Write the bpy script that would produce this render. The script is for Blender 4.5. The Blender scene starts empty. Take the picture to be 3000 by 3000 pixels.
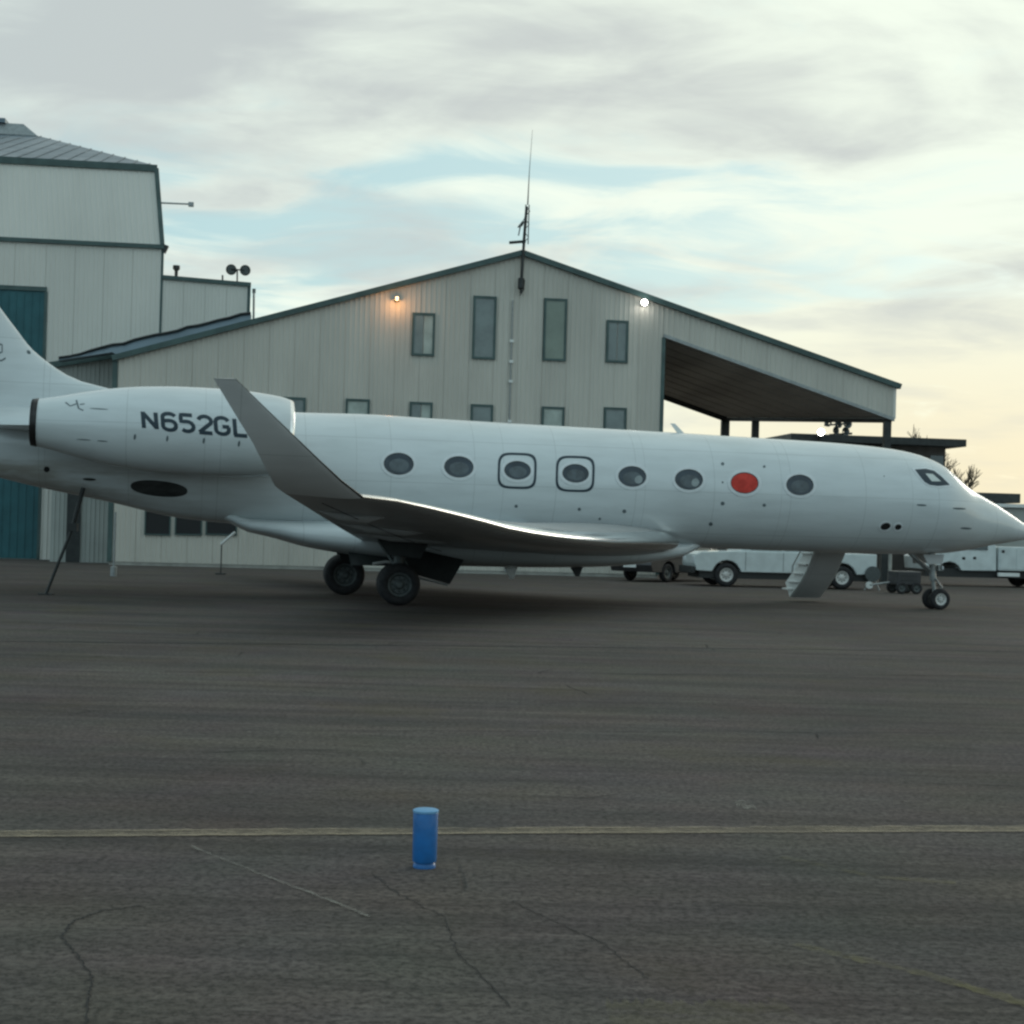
import bpy, bmesh, math, random
from mathutils import Vector, Matrix
from mathutils.bvhtree import BVHTree
from math import sin, cos, pi, radians, sqrt, atan2
random.seed(7)
sc = bpy.context.scene
C = sc.collection
# ------------------------------------------------------------------ camera
FPX = 4570.0; PITCH = 42.0/FPX; ROLL = 0.028; CAM = Vector((0, 0, 1.8))
RC = Matrix.Rotation(pi/2+PITCH, 3, 'X') @ Matrix.Rotation(ROLL, 3, 'Z')
cd = bpy.data.cameras.new('camera'); cam = bpy.data.objects.new('camera', cd); C.objects.link(cam)
cam.matrix_world = Matrix.Translation(CAM) @ RC.to_4x4()
cd.sensor_width = 36; cd.lens = 36*FPX/3000; cd.clip_start = 0.1; cd.clip_end = 5000
sc.camera = cam
# ------------------------------------------------------------------ sky, sun, exposure
sc.view_settings.view_transform = 'Standard'; sc.view_settings.look = 'None'
sc.view_settings.gamma = 1; sc.view_settings.use_curve_mapping = False; sc.view_settings.exposure = 0.30
SUN_EL, SUN_AZ = radians(11), radians(38)          # azimuth from +Y towards +X
w = bpy.data.worlds.new('World'); sc.world = w; w.use_nodes = True
nt = w.node_tree; nt.nodes.clear()
class NT:
    def __init__(s, nt): s.nt = nt
    def n(s, t, **k):
        x = s.nt.nodes.new(t)
        for a, b in k.items():
            if a == 'ins':
                for i, v in b.items():
                    if isinstance(v, bpy.types.NodeSocket): s.nt.links.new(v, x.inputs[i])
                    else: x.inputs[i].default_value = v
            else: setattr(x, a, b)
        return x
    def m(s, op, a, b=0.0, c=0.0, clamp=False):
        x = s.n('ShaderNodeMath', operation=op, use_clamp=clamp, ins={0: a, 1: b, 2: c}); return x.outputs[0]
    def ramp(s, v, lo, hi, a=0.0, b=1.0):
        x = s.n('ShaderNodeMapRange', interpolation_type='SMOOTHSTEP', ins={0: v, 1: lo, 2: hi, 3: a, 4: b}); return x.outputs[0]
    def mix(s, f, a, b, mode='MIX'):
        x = s.n('ShaderNodeMix', data_type='RGBA', blend_type=mode)
        for i, v in ((0, f), (6, a), (7, b)):
            if isinstance(v, bpy.types.NodeSocket): s.nt.links.new(v, x.inputs[i])
            else: x.inputs[i].default_value = v if i == 0 else (*v, 1) if len(v) == 3 else v
        return x.outputs[2]
    def noise(s, vec, scale, detail=4, rough=.5, dist=0.0):
        x = s.n('ShaderNodeTexNoise', ins={'Vector': vec, 'Scale': scale, 'Detail': detail, 'Roughness': rough, 'Distortion': dist}); return x.outputs[0]
W = NT(nt)
tc = W.n('ShaderNodeTexCoord'); sep = W.n('ShaderNodeSeparateXYZ', ins={0: tc.outputs['Generated']})
dx, dy, dz = sep.outputs
zc = W.m('MAXIMUM', dz, 0.0)
den = W.m('ADD', zc, 0.16)
cx, cy = W.m('DIVIDE', dx, den), W.m('DIVIDE', dy, den)
cvec = W.n('ShaderNodeCombineXYZ', ins={0: W.m('MULTIPLY', cx, .8), 1: W.m('ADD', cy, 0.35), 2: 2.2}).outputs[0]
warp = W.n('ShaderNodeCombineXYZ', ins={0: W.m('ADD', cx, .0), 1: W.m('MULTIPLY', cy, 1.6), 2: 15.1}).outputs[0]
n1 = W.noise(cvec, 1.25, 7, .52, .6)
n2 = W.noise(warp, 2.6, 6, .55, .8)
sky = W.n('ShaderNodeTexSky', sky_type='NISHITA', sun_disc=False, sun_elevation=SUN_EL, sun_rotation=SUN_AZ,
          altitude=100, air_density=1.0, dust_density=2.0, ozone_density=2.0)
fwd = W.m('ADD', W.m('MULTIPLY', dx, sin(SUN_AZ)), W.m('MULTIPLY', dy, cos(SUN_AZ)))   # 1 towards the hidden sun
glow = W.ramp(fwd, -.5, 1.0)
low = W.ramp(dz, .02, .21, 1.0, 0.0)
side = W.ramp(dx, -.15, .28)
warm = W.m('MULTIPLY', low, side)
# clear gaps, bright cloud, grey cloud
gapcol = W.mix(.35, (4.3, 6.6, 6.7), sky.outputs[0])
gapcol = W.mix(glow, (2.9, 5.1, 6.2), gapcol)
bright = W.mix(warm, (7.6, 8.25, 7.15), (8.0, 7.15, 5.0))
bright = W.mix(glow, (5.2, 7.0, 7.5), bright)
grey = W.mix(glow, (3.5, 4.7, 5.1), (4.75, 5.05, 4.95))
g_el = W.ramp(dz, .19, .30)
fv = W.n('ShaderNodeCombineXYZ', ins={0: cx, 1: W.m('MULTIPLY', cy, 1.3), 2: 4.4}).outputs[0]
n3 = W.noise(fv, 2.4, 6, .55, .5)
k_grey = W.ramp(W.m('ADD', W.m('ADD', n1, W.m('MULTIPLY', n2, .35)), W.m('ADD', W.m('MULTIPLY', g_el, .12), W.m('MULTIPLY', W.m('SUBTRACT', n3, .5), .36))), .62, .93)
band = W.m('MULTIPLY', W.ramp(dz, .12, .165), W.ramp(dz, .21, .255, 1.0, 0.0))
band = W.m('MULTIPLY', band, W.ramp(dx, .02, .24, 1.0, .35))
k_gap = W.ramp(W.m('ADD', W.m('MULTIPLY', band, .22), W.m('SUBTRACT', 1.0, n2)), .56, .84, 0.0, .85)
col = W.mix(k_gap, bright, gapcol)
col = W.mix(W.m('MULTIPLY', k_grey, W.m('SUBTRACT', 1.0, W.m('MULTIPLY', warm, .8))), col, grey)
below = W.ramp(dz, -.02, .0)
col = W.mix(below, (1.2, 1.3, 1.2), col)
bg = W.n('ShaderNodeBackground', ins={0: col, 1: 0.1})
nt.links.new(bg.outputs[0], W.n('ShaderNodeOutputWorld').inputs[0])
sl = bpy.data.lights.new('sun', 'SUN'); sl.energy = 0.5; sl.angle = radians(22); sl.color = (1, .93, .80)
so = bpy.data.objects.new('sun', sl); C.objects.link(so)
sdir = Vector((sin(SUN_AZ)*cos(SUN_EL), cos(SUN_AZ)*cos(SUN_EL), sin(SUN_EL)))
so.rotation_euler = sdir.to_track_quat('Z', 'Y').to_euler(); so.location = (0, 0, 60)

# ------------------------------------------------------------------ frames: photo pixel -> point on a plane of a thing
def ray(px, py):
    return (RC @ Vector(((px-1500)/FPX, -(py-1500)/FPX, -1))).normalized()
class Frame:
    def __init__(s, o, yaw):
        s.o = Vector(o); s.yaw = yaw; s.R = Matrix.Rotation(yaw, 3, 'Z'); s.Ri = s.R.transposed()
        s.cam = s.Ri @ (CAM - s.o)
    def dir(s, px, py): return s.Ri @ ray(px, py)
    def px(s, px, py, b=0.0):                 # on local plane y = b
        d = s.dir(px, py); t = (b - s.cam.y)/d.y; return s.cam + d*t
    def vplane(s, px, py, A, B):              # on the upright plane through plan points A, B
        d = s.dir(px, py); n = Vector((-(B[1]-A[1]), B[0]-A[0], 0)); 
        t = n.dot(Vector((A[0], A[1], 0)) - s.cam)/n.dot(d); return s.cam + d*t
    def gr(s, px, py, z=0.0):
        d = s.dir(px, py); t = (z - s.cam.z)/d.z; return s.cam + d*t
WF = Frame((0, 0, 0), 0)
def at_z(px, Y):                              # ground point of the world seen at column px and depth Y
    return Vector(((px-1500)/FPX*Y, Y, 0))
# ------------------------------------------------------------------ materials
def mat(name, col, rough=.6, metal=0.0, var=.0, vscale=3.0, bump=.0, bscale=20.0, coat=0.0, col2=None, stretch=(1, 1, 1), emit=None, spec=.5):
    m = bpy.data.materials.new(name); m.use_nodes = True; t = NT(m.node_tree)
    b = m.node_tree.nodes['Principled BSDF']
    b.inputs['Base Color'].default_value = (*col, 1); b.inputs['Roughness'].default_value = rough
    b.inputs['Metallic'].default_value = metal; b.inputs['Coat Weight'].default_value = coat
    b.inputs['Specular IOR Level'].default_value = spec
    co = t.n('ShaderNodeTexCoord').outputs['Object']
    mp = t.n('ShaderNodeMapping', ins={0: co, 3: stretch}).outputs[0]
    if var > 0:
        n = t.noise(mp, vscale, 5, .6)
        k = t.ramp(n, .3, .72)
        c2 = col2 or tuple(c*(1-var) for c in col)
        out = t.mix(k, col, c2)
        m.node_tree.links.new(out, b.inputs['Base Color'])
        r = t.n('ShaderNodeMapRange', ins={0: n, 1: .3, 2: .7, 3: rough*.9, 4: min(1, rough*1.15)}).outputs[0]
        m.node_tree.links.new(r, b.inputs['Roughness'])
    if bump > 0:
        n = t.noise(mp, bscale, 3, .6)
        bp = t.n('ShaderNodeBump', ins={'Strength': 1.0, 'Distance': bump, 'Height': n})
        m.node_tree.links.new(bp.outputs[0], b.inputs['Normal'])
    if emit:
        b.inputs['Emission Color'].default_value = (*emit[0], 1); b.inputs['Emission Strength'].default_value = emit[1]
    return m
M = {}
M['panel'] = mat('cladding', (.545, .525, .47), .62, var=.16, vscale=.5, bump=.003, bscale=6, stretch=(1, 1, .25))
M['panel2'] = mat('cladding_tall', (.66, .65, .60), .6, var=.12, vscale=.35, bump=.003, bscale=5, stretch=(1, 1, .3))
M['trim'] = mat('green_trim', (.055, .10, .095), .5, var=.3, vscale=2)
M['roofm'] = mat('roof_sheet', (.15, .20, .235), .45, metal=.3, var=.25, vscale=.6)
M['roofdark'] = mat('roof_dark', (.06, .085, .09), .6, var=.3, vscale=1)
M['teal'] = mat('teal_door', (.012, .105, .125), .5, var=.25, vscale=1.2)
M['soffit'] = mat('soffit', (.37, .335, .31), .85, var=.3, vscale=.6, stretch=(1, .2, 1))
M['glass'] = mat('window_glass', (.035, .05, .05), .08, var=.3, vscale=.8, spec=.8)
M['blind'] = mat('window_blind', (.42, .48, .44), .4, var=.35, vscale=1.5)
M['dark'] = mat('dark_metal', (.02, .025, .025), .55, var=.4, vscale=4)
M['black'] = mat('black_opening', (.006, .007, .008), .6)
M['steel'] = mat('galvanised', (.32, .34, .34), .45, metal=.5, var=.2, vscale=8)
M['whitep'] = mat('white_paint', (.72, .74, .72), .45, var=.12, vscale=6)
M['tyre'] = mat('tyre_rubber', (.018, .018, .02), .75, var=.4, vscale=10, bump=.004, bscale=60)
M['hub'] = mat('wheel_hub', (.62, .62, .60), .4, metal=.35, var=.2, vscale=20)
M['hubd'] = mat('wheel_hub_dark', (.10, .115, .115), .5, metal=.3, var=.4, vscale=14)  # darkened hub tone; on the main gear it carries painted underwing shade
M['gear'] = mat('gear_strut_grey', (.34, .36, .36), .4, metal=.3, var=.3, vscale=9)
M['lepol'] = mat('polished_edge', (.90, .91, .90), .16, metal=1.0, var=.08, vscale=3)
M['nozzle'] = mat('nozzle_metal', (.05, .05, .05), .4, metal=.8, var=.4, vscale=8)
M['cabwin'] = mat('cabin_glass', (.035, .055, .075), .10, var=.5, vscale=2.2, spec=.5)
M['oval'] = mat('oval_grey', (.045, .05, .05), .5, var=.7, vscale=3, stretch=(1, 1, 3))
M['shade'] = mat('pane_highlight', (.085, .11, .125), .2, var=.5, vscale=5, spec=.5)  # tone of the highlight painted into the cabin panes
M['glint'] = mat('pale_glint', (.30, .35, .36), .3, var=.3, vscale=12)
M['wframe'] = mat('window_rim', (.66, .70, .72), .3, var=.1, vscale=10)
M['reg'] = mat('registration_paint', (.012, .03, .045), .5)
M['mark'] = mat('stencil_grey', (.10, .13, .14), .6)
M['red'] = mat('red_cover', (.62, .045, .03), .7, var=.3, vscale=6)
M['blue'] = mat('blue_marker', (.002, .13, .40), .5, var=.3, vscale=9, coat=.2)
M['bluecap'] = mat('marker_cap', (.12, .30, .50), .6)
M['vwhite'] = mat('vehicle_white', (.58, .64, .64), .35, var=.15, vscale=3, coat=.3)
M['vdark'] = mat('vehicle_dark', (.035, .035, .038), .35, var=.3, vscale=3, coat=.3)
M['rubberdk'] = mat('bumper_black', (.02, .022, .022), .6)
M['bark'] = mat('bark', (.10, .08, .055), .9, var=.3, vscale=9)
M['bldg'] = mat('brown_wall', (.085, .075, .068), .8, var=.3, vscale=1.5)
M['conc'] = mat('concrete', (.36, .36, .33), .85, var=.3, vscale=2, bump=.006, bscale=9)
M['lampw'] = mat('lit_lamp_white', (1, 1, 1), .5, emit=((1, .97, .9), 14))
M['lampo'] = mat('lit_lamp_orange', (1, .7, .45), .5, emit=((1, .52, .22), 7))
M['treefar'] = mat('far_foliage', (.05, .055, .035), .95, var=.4, vscale=.3)

# aircraft paint: white with fine seams of panels and light grime streaks
def paint(name, col, rough=.24, soot_shade=False):
    m = bpy.data.materials.new(name); m.use_nodes = True; t = NT(m.node_tree); b = m.node_tree.nodes['Principled BSDF']
    co = t.n('ShaderNodeTexCoord').outputs['Object']; sp = t.n('ShaderNodeSeparateXYZ', ins={0: co})
    x, y, z = sp.outputs
    st = t.n('ShaderNodeMapping', ins={0: co, 3: (.35, 1, 2.4)}).outputs[0]
    n = t.noise(st, 1.6, 6, .62); n3 = t.noise(co, .55, 3, .5)
    base = t.mix(t.ramp(n, .35, .8), col, tuple(c*.86 for c in col))
    base = t.mix(t.m('MULTIPLY', t.ramp(n3, .45, .8), .35), base, (col[0]*.80, col[1]*.83, col[2]*.80))
    seam = None
    for v, per, off, wd in ((x, 1.93, .31, .008), (z, .985, .22, .007), (x, 3.4, 1.1, .006)):
        f = t.m('PINGPONG', t.m('ADD', v, off), per/2)
        k = t.m('LESS_THAN', f, wd)
        seam = k if seam is None else t.m('MAXIMUM', seam, k)
    base = t.mix(t.m('MULTIPLY', seam, .34), base, (.22, .25, .25))
    if soot_shade:      # brown residue plus painted-in shade below the nacelle on the tail cone
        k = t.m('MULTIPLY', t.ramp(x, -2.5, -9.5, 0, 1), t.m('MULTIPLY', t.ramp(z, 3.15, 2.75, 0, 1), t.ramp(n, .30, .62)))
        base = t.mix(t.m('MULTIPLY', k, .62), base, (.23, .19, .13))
    m.node_tree.links.new(base, b.inputs['Base Color'])
    b.inputs['Roughness'].default_value = rough; b.inputs['Coat Weight'].default_value = .35; b.inputs['Coat Roughness'].default_value = .12
    nb = t.noise(co, 1.1, 2, .5)
    bp = t.n('ShaderNodeBump', ins={'Strength': .6, 'Distance': .02, 'Height': nb}); m.node_tree.links.new(bp.outputs[0], b.inputs['Normal'])
    return m
M['paint'] = paint('aircraft_white', (.60, .65, .665))
M['fuspaint'] = paint('fuselage_white', (.60, .65, .665), soot_shade=True)
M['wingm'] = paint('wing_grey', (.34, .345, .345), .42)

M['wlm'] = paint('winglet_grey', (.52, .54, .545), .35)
def asphalt():
    m = bpy.data.materials.new('asphalt'); m.use_nodes = True; t = NT(m.node_tree); b = m.node_tree.nodes['Principled BSDF']
    co = t.n('ShaderNodeTexCoord').outputs['Object']
    st = t.n('ShaderNodeMapping', ins={0: co, 3: (.10, 1.0, 1)}).outputs[0]
    big = t.noise(co, .11, 5, .6, .5); mid = t.noise(st, 1.1, 6, .65, .3); fine = t.noise(co, 26, 5, .75)
    grit = t.noise(co, 110, 3, .7); band = t.noise(st, .35, 4, .6)
    c = t.mix(t.ramp(big, .32, .7), (.108, .091, .083), (.158, .136, .123))
    c = t.mix(t.m('MULTIPLY', t.ramp(mid, .42, .72), .55), c, (.050, .052, .051))
    c = t.mix(t.m('MULTIPLY', t.ramp(band, .45, .75), .4), c, (.135, .118, .110))
    c = t.mix(t.ramp(fine, .42, .62, 0, .75), c, (.034, .031, .029))
    c = t.mix(t.ramp(grit, .56, .76, 0, .75), c, (.19, .185, .17))
    sn = t.noise(t.n('ShaderNodeMapping', ins={0: co, 3: (.16, 2.6, 1)}).outputs[0], 1.1, 8, .75)
    c = t.mix(t.ramp(sn, .47, .62, 0, .45), c, (.046, .041, .039))
    c = t.mix(t.ramp(sn, .34, .46, .25, 0), c, (.20, .17, .155))
    tint = t.n('ShaderNodeTexNoise', ins={'Vector': co, 'Scale': .9, 'Detail': 4}).outputs[1]
    c = t.mix(.35, c, t.mix(1.0, c, t.mix(.35, (1, 1, 1), t.mix(1.0, tint, (2, 2, 2), 'MULTIPLY')), 'MULTIPLY'))
    sp1 = t.noise(t.n('ShaderNodeMapping', ins={0: co, 3: (.55, 1.6, 1)}).outputs[0], 9, 8, .85)
    c = t.mix(t.ramp(sp1, .50, .62, 0, .42), c, (.038, .034, .032)); c = t.mix(t.ramp(sp1, .34, .46, .38, 0.0), c, (.23, .205, .185))
    # brownish, mossy patches close to the camera side
    c = t.mix(t.m('MULTIPLY', t.ramp(t.noise(co, .45, 4, .6), .55, .72), .35), c, (.085, .078, .045))
    vor = t.n('ShaderNodeTexVoronoi', feature='DISTANCE_TO_EDGE', ins={'Vector': t.mix(.18, co, t.n('ShaderNodeTexNoise', ins={'Vector': co, 'Scale': 1.3, 'Detail': 5}).outputs[1]), 'Scale': .38})
    crack = t.ramp(vor.outputs['Distance'], .001, .005, 1.0, 0.0)
    gate = t.ramp(t.noise(co, .8, 3, .5), .54, .66)
    crack = t.m('MULTIPLY', crack, gate)
    c = t.mix(t.m('MULTIPLY', crack, .75), c, (.022, .022, .022))
    m.node_tree.links.new(c, b.inputs['Base Color'])
    b.inputs['Roughness'].default_value = .95; b.inputs['Specular IOR Level'].default_value = .06
    h = t.m('ADD', t.m('MULTIPLY', fine, .6), t.m('SUBTRACT', t.m('MULTIPLY', grit, .4), crack))
    bp = t.n('ShaderNodeBump', ins={'Strength': .9, 'Distance': .012, 'Height': h}); m.node_tree.links.new(bp.outputs[0], b.inputs['Normal'])
    return m
M['asphalt'] = asphalt()
def worn(name, col, lo, hi, scale=7, stretch=(1, 1, 1), op=.8):
    m = bpy.data.materials.new(name); m.use_nodes = True; t = NT(m.node_tree); b = m.node_tree.nodes['Principled BSDF']
    co = t.n('ShaderNodeTexCoord').outputs['Object']; mp = t.n('ShaderNodeMapping', ins={0: co, 3: stretch}).outputs[0]
    n = t.noise(mp, scale, 6, .7); f = t.noise(co, 60, 3, .7); n2 = t.noise(mp, scale*.15, 3, .5)
    k = t.ramp(t.m('ADD', t.m('MULTIPLY', n, .6), t.m('ADD', t.m('MULTIPLY', f, .25), t.m('MULTIPLY', n2, .35))), lo, hi)
    b.inputs['Base Color'].default_value = (*col, 1); b.inputs['Roughness'].default_value = .85
    tr = t.n('ShaderNodeBsdfTransparent'); mx = t.n('ShaderNodeMixShader', ins={0: t.m('MULTIPLY', k, op), 1: tr.outputs[0], 2: b.outputs[0]})
    m.node_tree.links.new(mx.outputs[0], m.node_tree.nodes['Material Output'].inputs[0])
    return m
M['line'] = worn('worn_line_paint', (.34, .275, .19), .46, .76, 7, (.4, 1, 1), .7)
M['linef'] = worn('faded_line_fill', (.23, .185, .13), .42, .72, 7, (1, 1, 1), .75)
M['yellow'] = worn('faded_yellow_paint', (.19, .165, .065), .46, .74, 6, (1, 1, 1), .42)
M['yellowf'] = worn('ghost_yellow_paint', (.15, .135, .06), .46, .80, 4, (.5, 1, 1), .34)
M['seamf'] = worn('faint_joint', (.03, .029, .028), .48, .78, 3, (.25, 1, 1), .6)
M['seam'] = worn('joint_sealant', (.012, .012, .012), .34, .60, 4, (.3, 1, 1), .92)
M['crack'] = worn('open_crack', (.008, .008, .008), .36, .62, 14, (1, 1, 1), .9)
M['scar'] = worn('pale_scar', (.19, .18, .155), .47, .70, 12, (1, 1, 1), .65)

# ------------------------------------------------------------------ mesh tools
class MB:
    def __init__(s): s.v = []; s.f = []
    def add(s, vs, fs):
        o = len(s.v); s.v += [tuple(p) for p in vs]; s.f += [tuple(i+o for i in f) for f in fs]; return s
    def box(s, a, b):
        (x0, y0, z0), (x1, y1, z1) = a, b
        return s.add([(x0,y0,z0),(x1,y0,z0),(x1,y1,z0),(x0,y1,z0),(x0,y0,z1),(x1,y0,z1),(x1,y1,z1),(x0,y1,z1)],
                     [(0,3,2,1),(4,5,6,7),(0,1,5,4),(1,2,6,5),(2,3,7,6),(3,0,4,7)])
    def hexa(s, p):   # eight corners, bottom four then top four
        return s.add(p, [(0,3,2,1),(4,5,6,7),(0,1,5,4),(1,2,6,5),(2,3,7,6),(3,0,4,7)])
    def prism(s, poly, off):  # planar polygon pushed along off
        n = len(poly); off = Vector(off)
        return s.add([Vector(p) for p in poly]+[Vector(p)+off for p in poly],
                     [tuple(range(n))[::-1], tuple(range(n, 2*n))]+[(i, (i+1) % n, n+(i+1) % n, n+i) for i in range(n)])
    def tube(s, pts, r, n=10, cap=True):
        pts = [Vector(p) for p in pts]; rs = r if isinstance(r, (list, tuple)) else [r]*len(pts); rings = []
        for i, p in enumerate(pts):
            d = (pts[min(i+1, len(pts)-1)] - pts[max(i-1, 0)]).normalized()
            a = d.cross(Vector((0, 0, 1)) if abs(d.z) < .9 else Vector((1, 0, 0))).normalized(); b = d.cross(a)
            rings.append([p + (a*cos(2*pi*k/n) + b*sin(2*pi*k/n))*rs[i] for k in range(n)])
        return s.rings(rings, cap)
    def rings(s, rings, cap=True, closed=True):
        n = len(rings[0]); vs = [p for r in rings for p in r]; fs = []
        for i in range(len(rings)-1):
            for k in range(n if closed else n-1):
                k2 = (k+1) % n; fs.append((i*n+k, i*n+k2, (i+1)*n+k2, (i+1)*n+k))
        if cap and closed: fs += [tuple(range(n))[::-1], tuple(range((len(rings)-1)*n, len(rings)*n))]
        return s.add(vs, fs)
    def lathe(s, c, ax, prof, n=28, cap=False):  # prof: (distance along ax, radius)
        c = Vector(c); ax = Vector(ax).normalized(); a = ax.cross(Vector((0, 0, 1)) if abs(ax.z) < .9 else Vector((1, 0, 0))).normalized(); b = ax.cross(a)
        return s.rings([[c + ax*t + (a*cos(2*pi*k/n)+b*sin(2*pi*k/n))*r for k in range(n)] for t, r in prof], cap)
    def build(s, name, m, parent=None, smooth=None, bevel=0.0):
        me = bpy.data.meshes.new(name); me.from_pydata(s.v, [], s.f); me.update()
        bm = bmesh.new(); bm.from_mesh(me); bmesh.ops.recalc_face_normals(bm, faces=bm.faces); bm.to_mesh(me); bm.free()
        me.materials.append(M[m] if isinstance(m, str) else m)
        if smooth:
            me.polygons.foreach_set('use_smooth', [True]*len(me.polygons)); me.set_sharp_from_angle(angle=radians(smooth))
        o = bpy.data.objects.new(name, me); C.objects.link(o)
        if parent: o.parent = parent
        if bevel:
            bv = o.modifiers.new('bevel', 'BEVEL'); bv.width = bevel; bv.segments = 2; bv.limit_method = 'ANGLE'
        return o
def thing(name, label, cat, fr=None, loc=None, yaw=0, group=None):
    o = bpy.data.objects.new(name, None); C.objects.link(o); o.empty_display_size = .3
    if fr: loc, yaw = fr.o, fr.yaw
    o.location = loc; o.rotation_euler = (0, 0, yaw); o['label'] = label; o['category'] = cat
    if group: o['group'] = group
    return o
def tag(o, label, cat, group=None):
    o['label'] = label; o['category'] = cat
    if group: o['group'] = group
    return o
def struct(o): o['kind'] = 'structure'; return o
def lerp(a, b, t): return a + (b-a)*t
def interp(xs, ys, x):
    if x <= xs[0]: return ys[0]
    for i in range(len(xs)-1):
        if x <= xs[i+1]: return lerp(ys[i], ys[i+1], (x-xs[i])/(xs[i+1]-xs[i]))
    return ys[-1]
def smooth_interp(xs, ys):     # Catmull-like cubic hermite with limited slopes
    n = len(xs); d = [(ys[i+1]-ys[i])/(xs[i+1]-xs[i]) for i in range(n-1)]
    m = [d[0]]+[0 if d[i-1]*d[i] <= 0 else 2*d[i-1]*d[i]/(d[i-1]+d[i]) for i in range(1, n-1)]+[d[-1]]
    def f(x):
        x = min(max(x, xs[0]), xs[-1])
        for i in range(n-1):
            if x <= xs[i+1]:
                h = xs[i+1]-xs[i]; t = (x-xs[i])/h
                return ys[i]*(2*t**3-3*t*t+1)+m[i]*h*(t**3-2*t*t+t)+ys[i+1]*(-2*t**3+3*t*t)+m[i+1]*h*(t**3-t*t)
    return f
def beam(mb, p, q, wd, dp, up=None):     # rectangular bar from p to q; wd in-plane, dp along local y
    p, q = Vector(p), Vector(q); d = (q-p).normalized(); y = Vector((0, 1, 0)) if up is None else Vector(up); n = d.cross(y).normalized()
    return mb.hexa([p-n*wd/2-y*dp/2, p+n*wd/2-y*dp/2, p+n*wd/2+y*dp/2, p-n*wd/2+y*dp/2,
                    q-n*wd/2-y*dp/2, q+n*wd/2-y*dp/2, q+n*wd/2+y*dp/2, q-n*wd/2+y*dp/2])

# ================================================================== GROUND
g = MB().add([(-1500, -400, 0), (1500, -400, 0), (1500, 2500, 0), (-1500, 2500, 0)], [(0, 1, 2, 3)]).build('ground', 'asphalt'); struct(g)
def strip(name, pts, wd, m, z, jit=0.0, seg=1):
    P = [WF.gr(x, y) for x, y in pts]; Q = []
    for i in range(len(P)-1):
        for k in range(seg): Q.append(P[i].lerp(P[i+1], k/seg))
    Q.append(P[-1]); L = []; Rr = []
    for i, p in enumerate(Q):
        d = (Q[min(i+1, len(Q)-1)]-Q[max(i-1, 0)]).normalized(); n = Vector((-d.y, d.x, 0))
        j = random.uniform(-jit, jit); ww = wd*(1+random.uniform(-.35, .35)*(1 if jit else 0))
        L.append(p+n*(ww/2+j)+Vector((0, 0, z))); Rr.append(p-n*(ww/2-j)+Vector((0, 0, z)))
    mb = MB(); n = len(Q); mb.add(L+Rr, [(i, i+1, n+i+1, n+i) for i in range(n-1)])
    return struct(mb.build(name, m))
for dy_, wd_ in ((-7.5, .035), (7.5, .04)):
    strip('painted_line', [(-500, 2449+dy_), (0, 2446+dy_), (700, 2441+dy_), (1500, 2436+dy_), (3000, 2430+dy_), (3500, 2428+dy_)], wd_, 'line', .008, .006, 40)
strip('painted_line', [(-500, 2449), (0, 2446), (700, 2441), (1500, 2436), (3000, 2430), (3500, 2428)], .16, 'linef', .004)
for a, b in (((-300, 1876), (3300, 1912)), ((-300, 2137), (3300, 2150)), ((-300, 1966), (3300, 1982))):
    strip('pavement_joint', [a, ((a[0]+b[0])/2, (a[1]+b[1])/2), b], .045 if a[1] > 2000 else .11, 'seam' if a[1] < 1900 else 'seamf', .004, .012, 60)
strip('pavement_joint', [(-300, 2052), (3300, 2066)], .03, 'seamf', .004, .01, 60)
strip('pavement_crack', [(180, 2745), (215, 2700), (300, 2668), (420, 2655)], .010, 'crack', .004, .008, 14)
strip('pavement_crack', [(180, 2745), (225, 2800), (270, 2860), (262, 2925), (245, 3050)], .008, 'crack', .004, .007, 14)
strip('pavement_crack', [(1500, 2640), (1620, 2700), (1760, 2760), (1900, 2870)], .007, 'crack', .004, .008, 14)
strip('pavement_crack', [(1090, 2560), (1150, 2610), (1300, 2690), (1340, 2790), (1500, 2950)], .007, 'crack', .004, .010, 12)
strip('pale_scratch', [(560, 2482), (700, 2540), (830, 2590), (1000, 2655), (1080, 2690)], .022, 'scar', .008, .007, 14)
strip('faded_yellow_line', [(2290, 2515), (2440, 2545), (2560, 2572), (2800, 2590)], .07, 'yellow', .008, .01, 14)
strip('faded_yellow_line', [(2330, 2770), (2500, 2810), (2720, 2860), (3000, 2945), (3200, 3010)], .075, 'yellow', .008, .008, 14)
strip('faded_yellow_patch', [(1780, 2975), (2050, 2980), (2330, 2972)], .32, 'yellowf', .008, .02, 24)
strip('pale_patch', [(2155, 2358), (2210, 2360)], .30, 'scar', .004, .01, 6)

# blue edge marker on the near apron
mp = WF.gr(1243, 2540)
bt = thing('edge_marker', 'blue reflective cylinder marker standing on the near apron line', 'marker', loc=mp)
MB().lathe((0, 0, 0), (0, 0, 1), [(0, 0.001), (0, .060), (.010, .060), (.02, .056), (.03, .05)], 20).build('base', 'blue', bt, 40)
MB().lathe((0, 0, 0), (0, 0, 1), [(.03, .05), (.031, .062), (.04, .064), (.283, .066), (.288, .064)], 28).build('sleeve', 'blue', bt, 40)
MB().lathe((0, 0, 0), (0, 0, 1), [(.288, .064), (.289, .068), (.299, .068), (.303, .06), (.304, .001)], 28).build('cap', 'bluecap', bt, 40)

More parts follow.
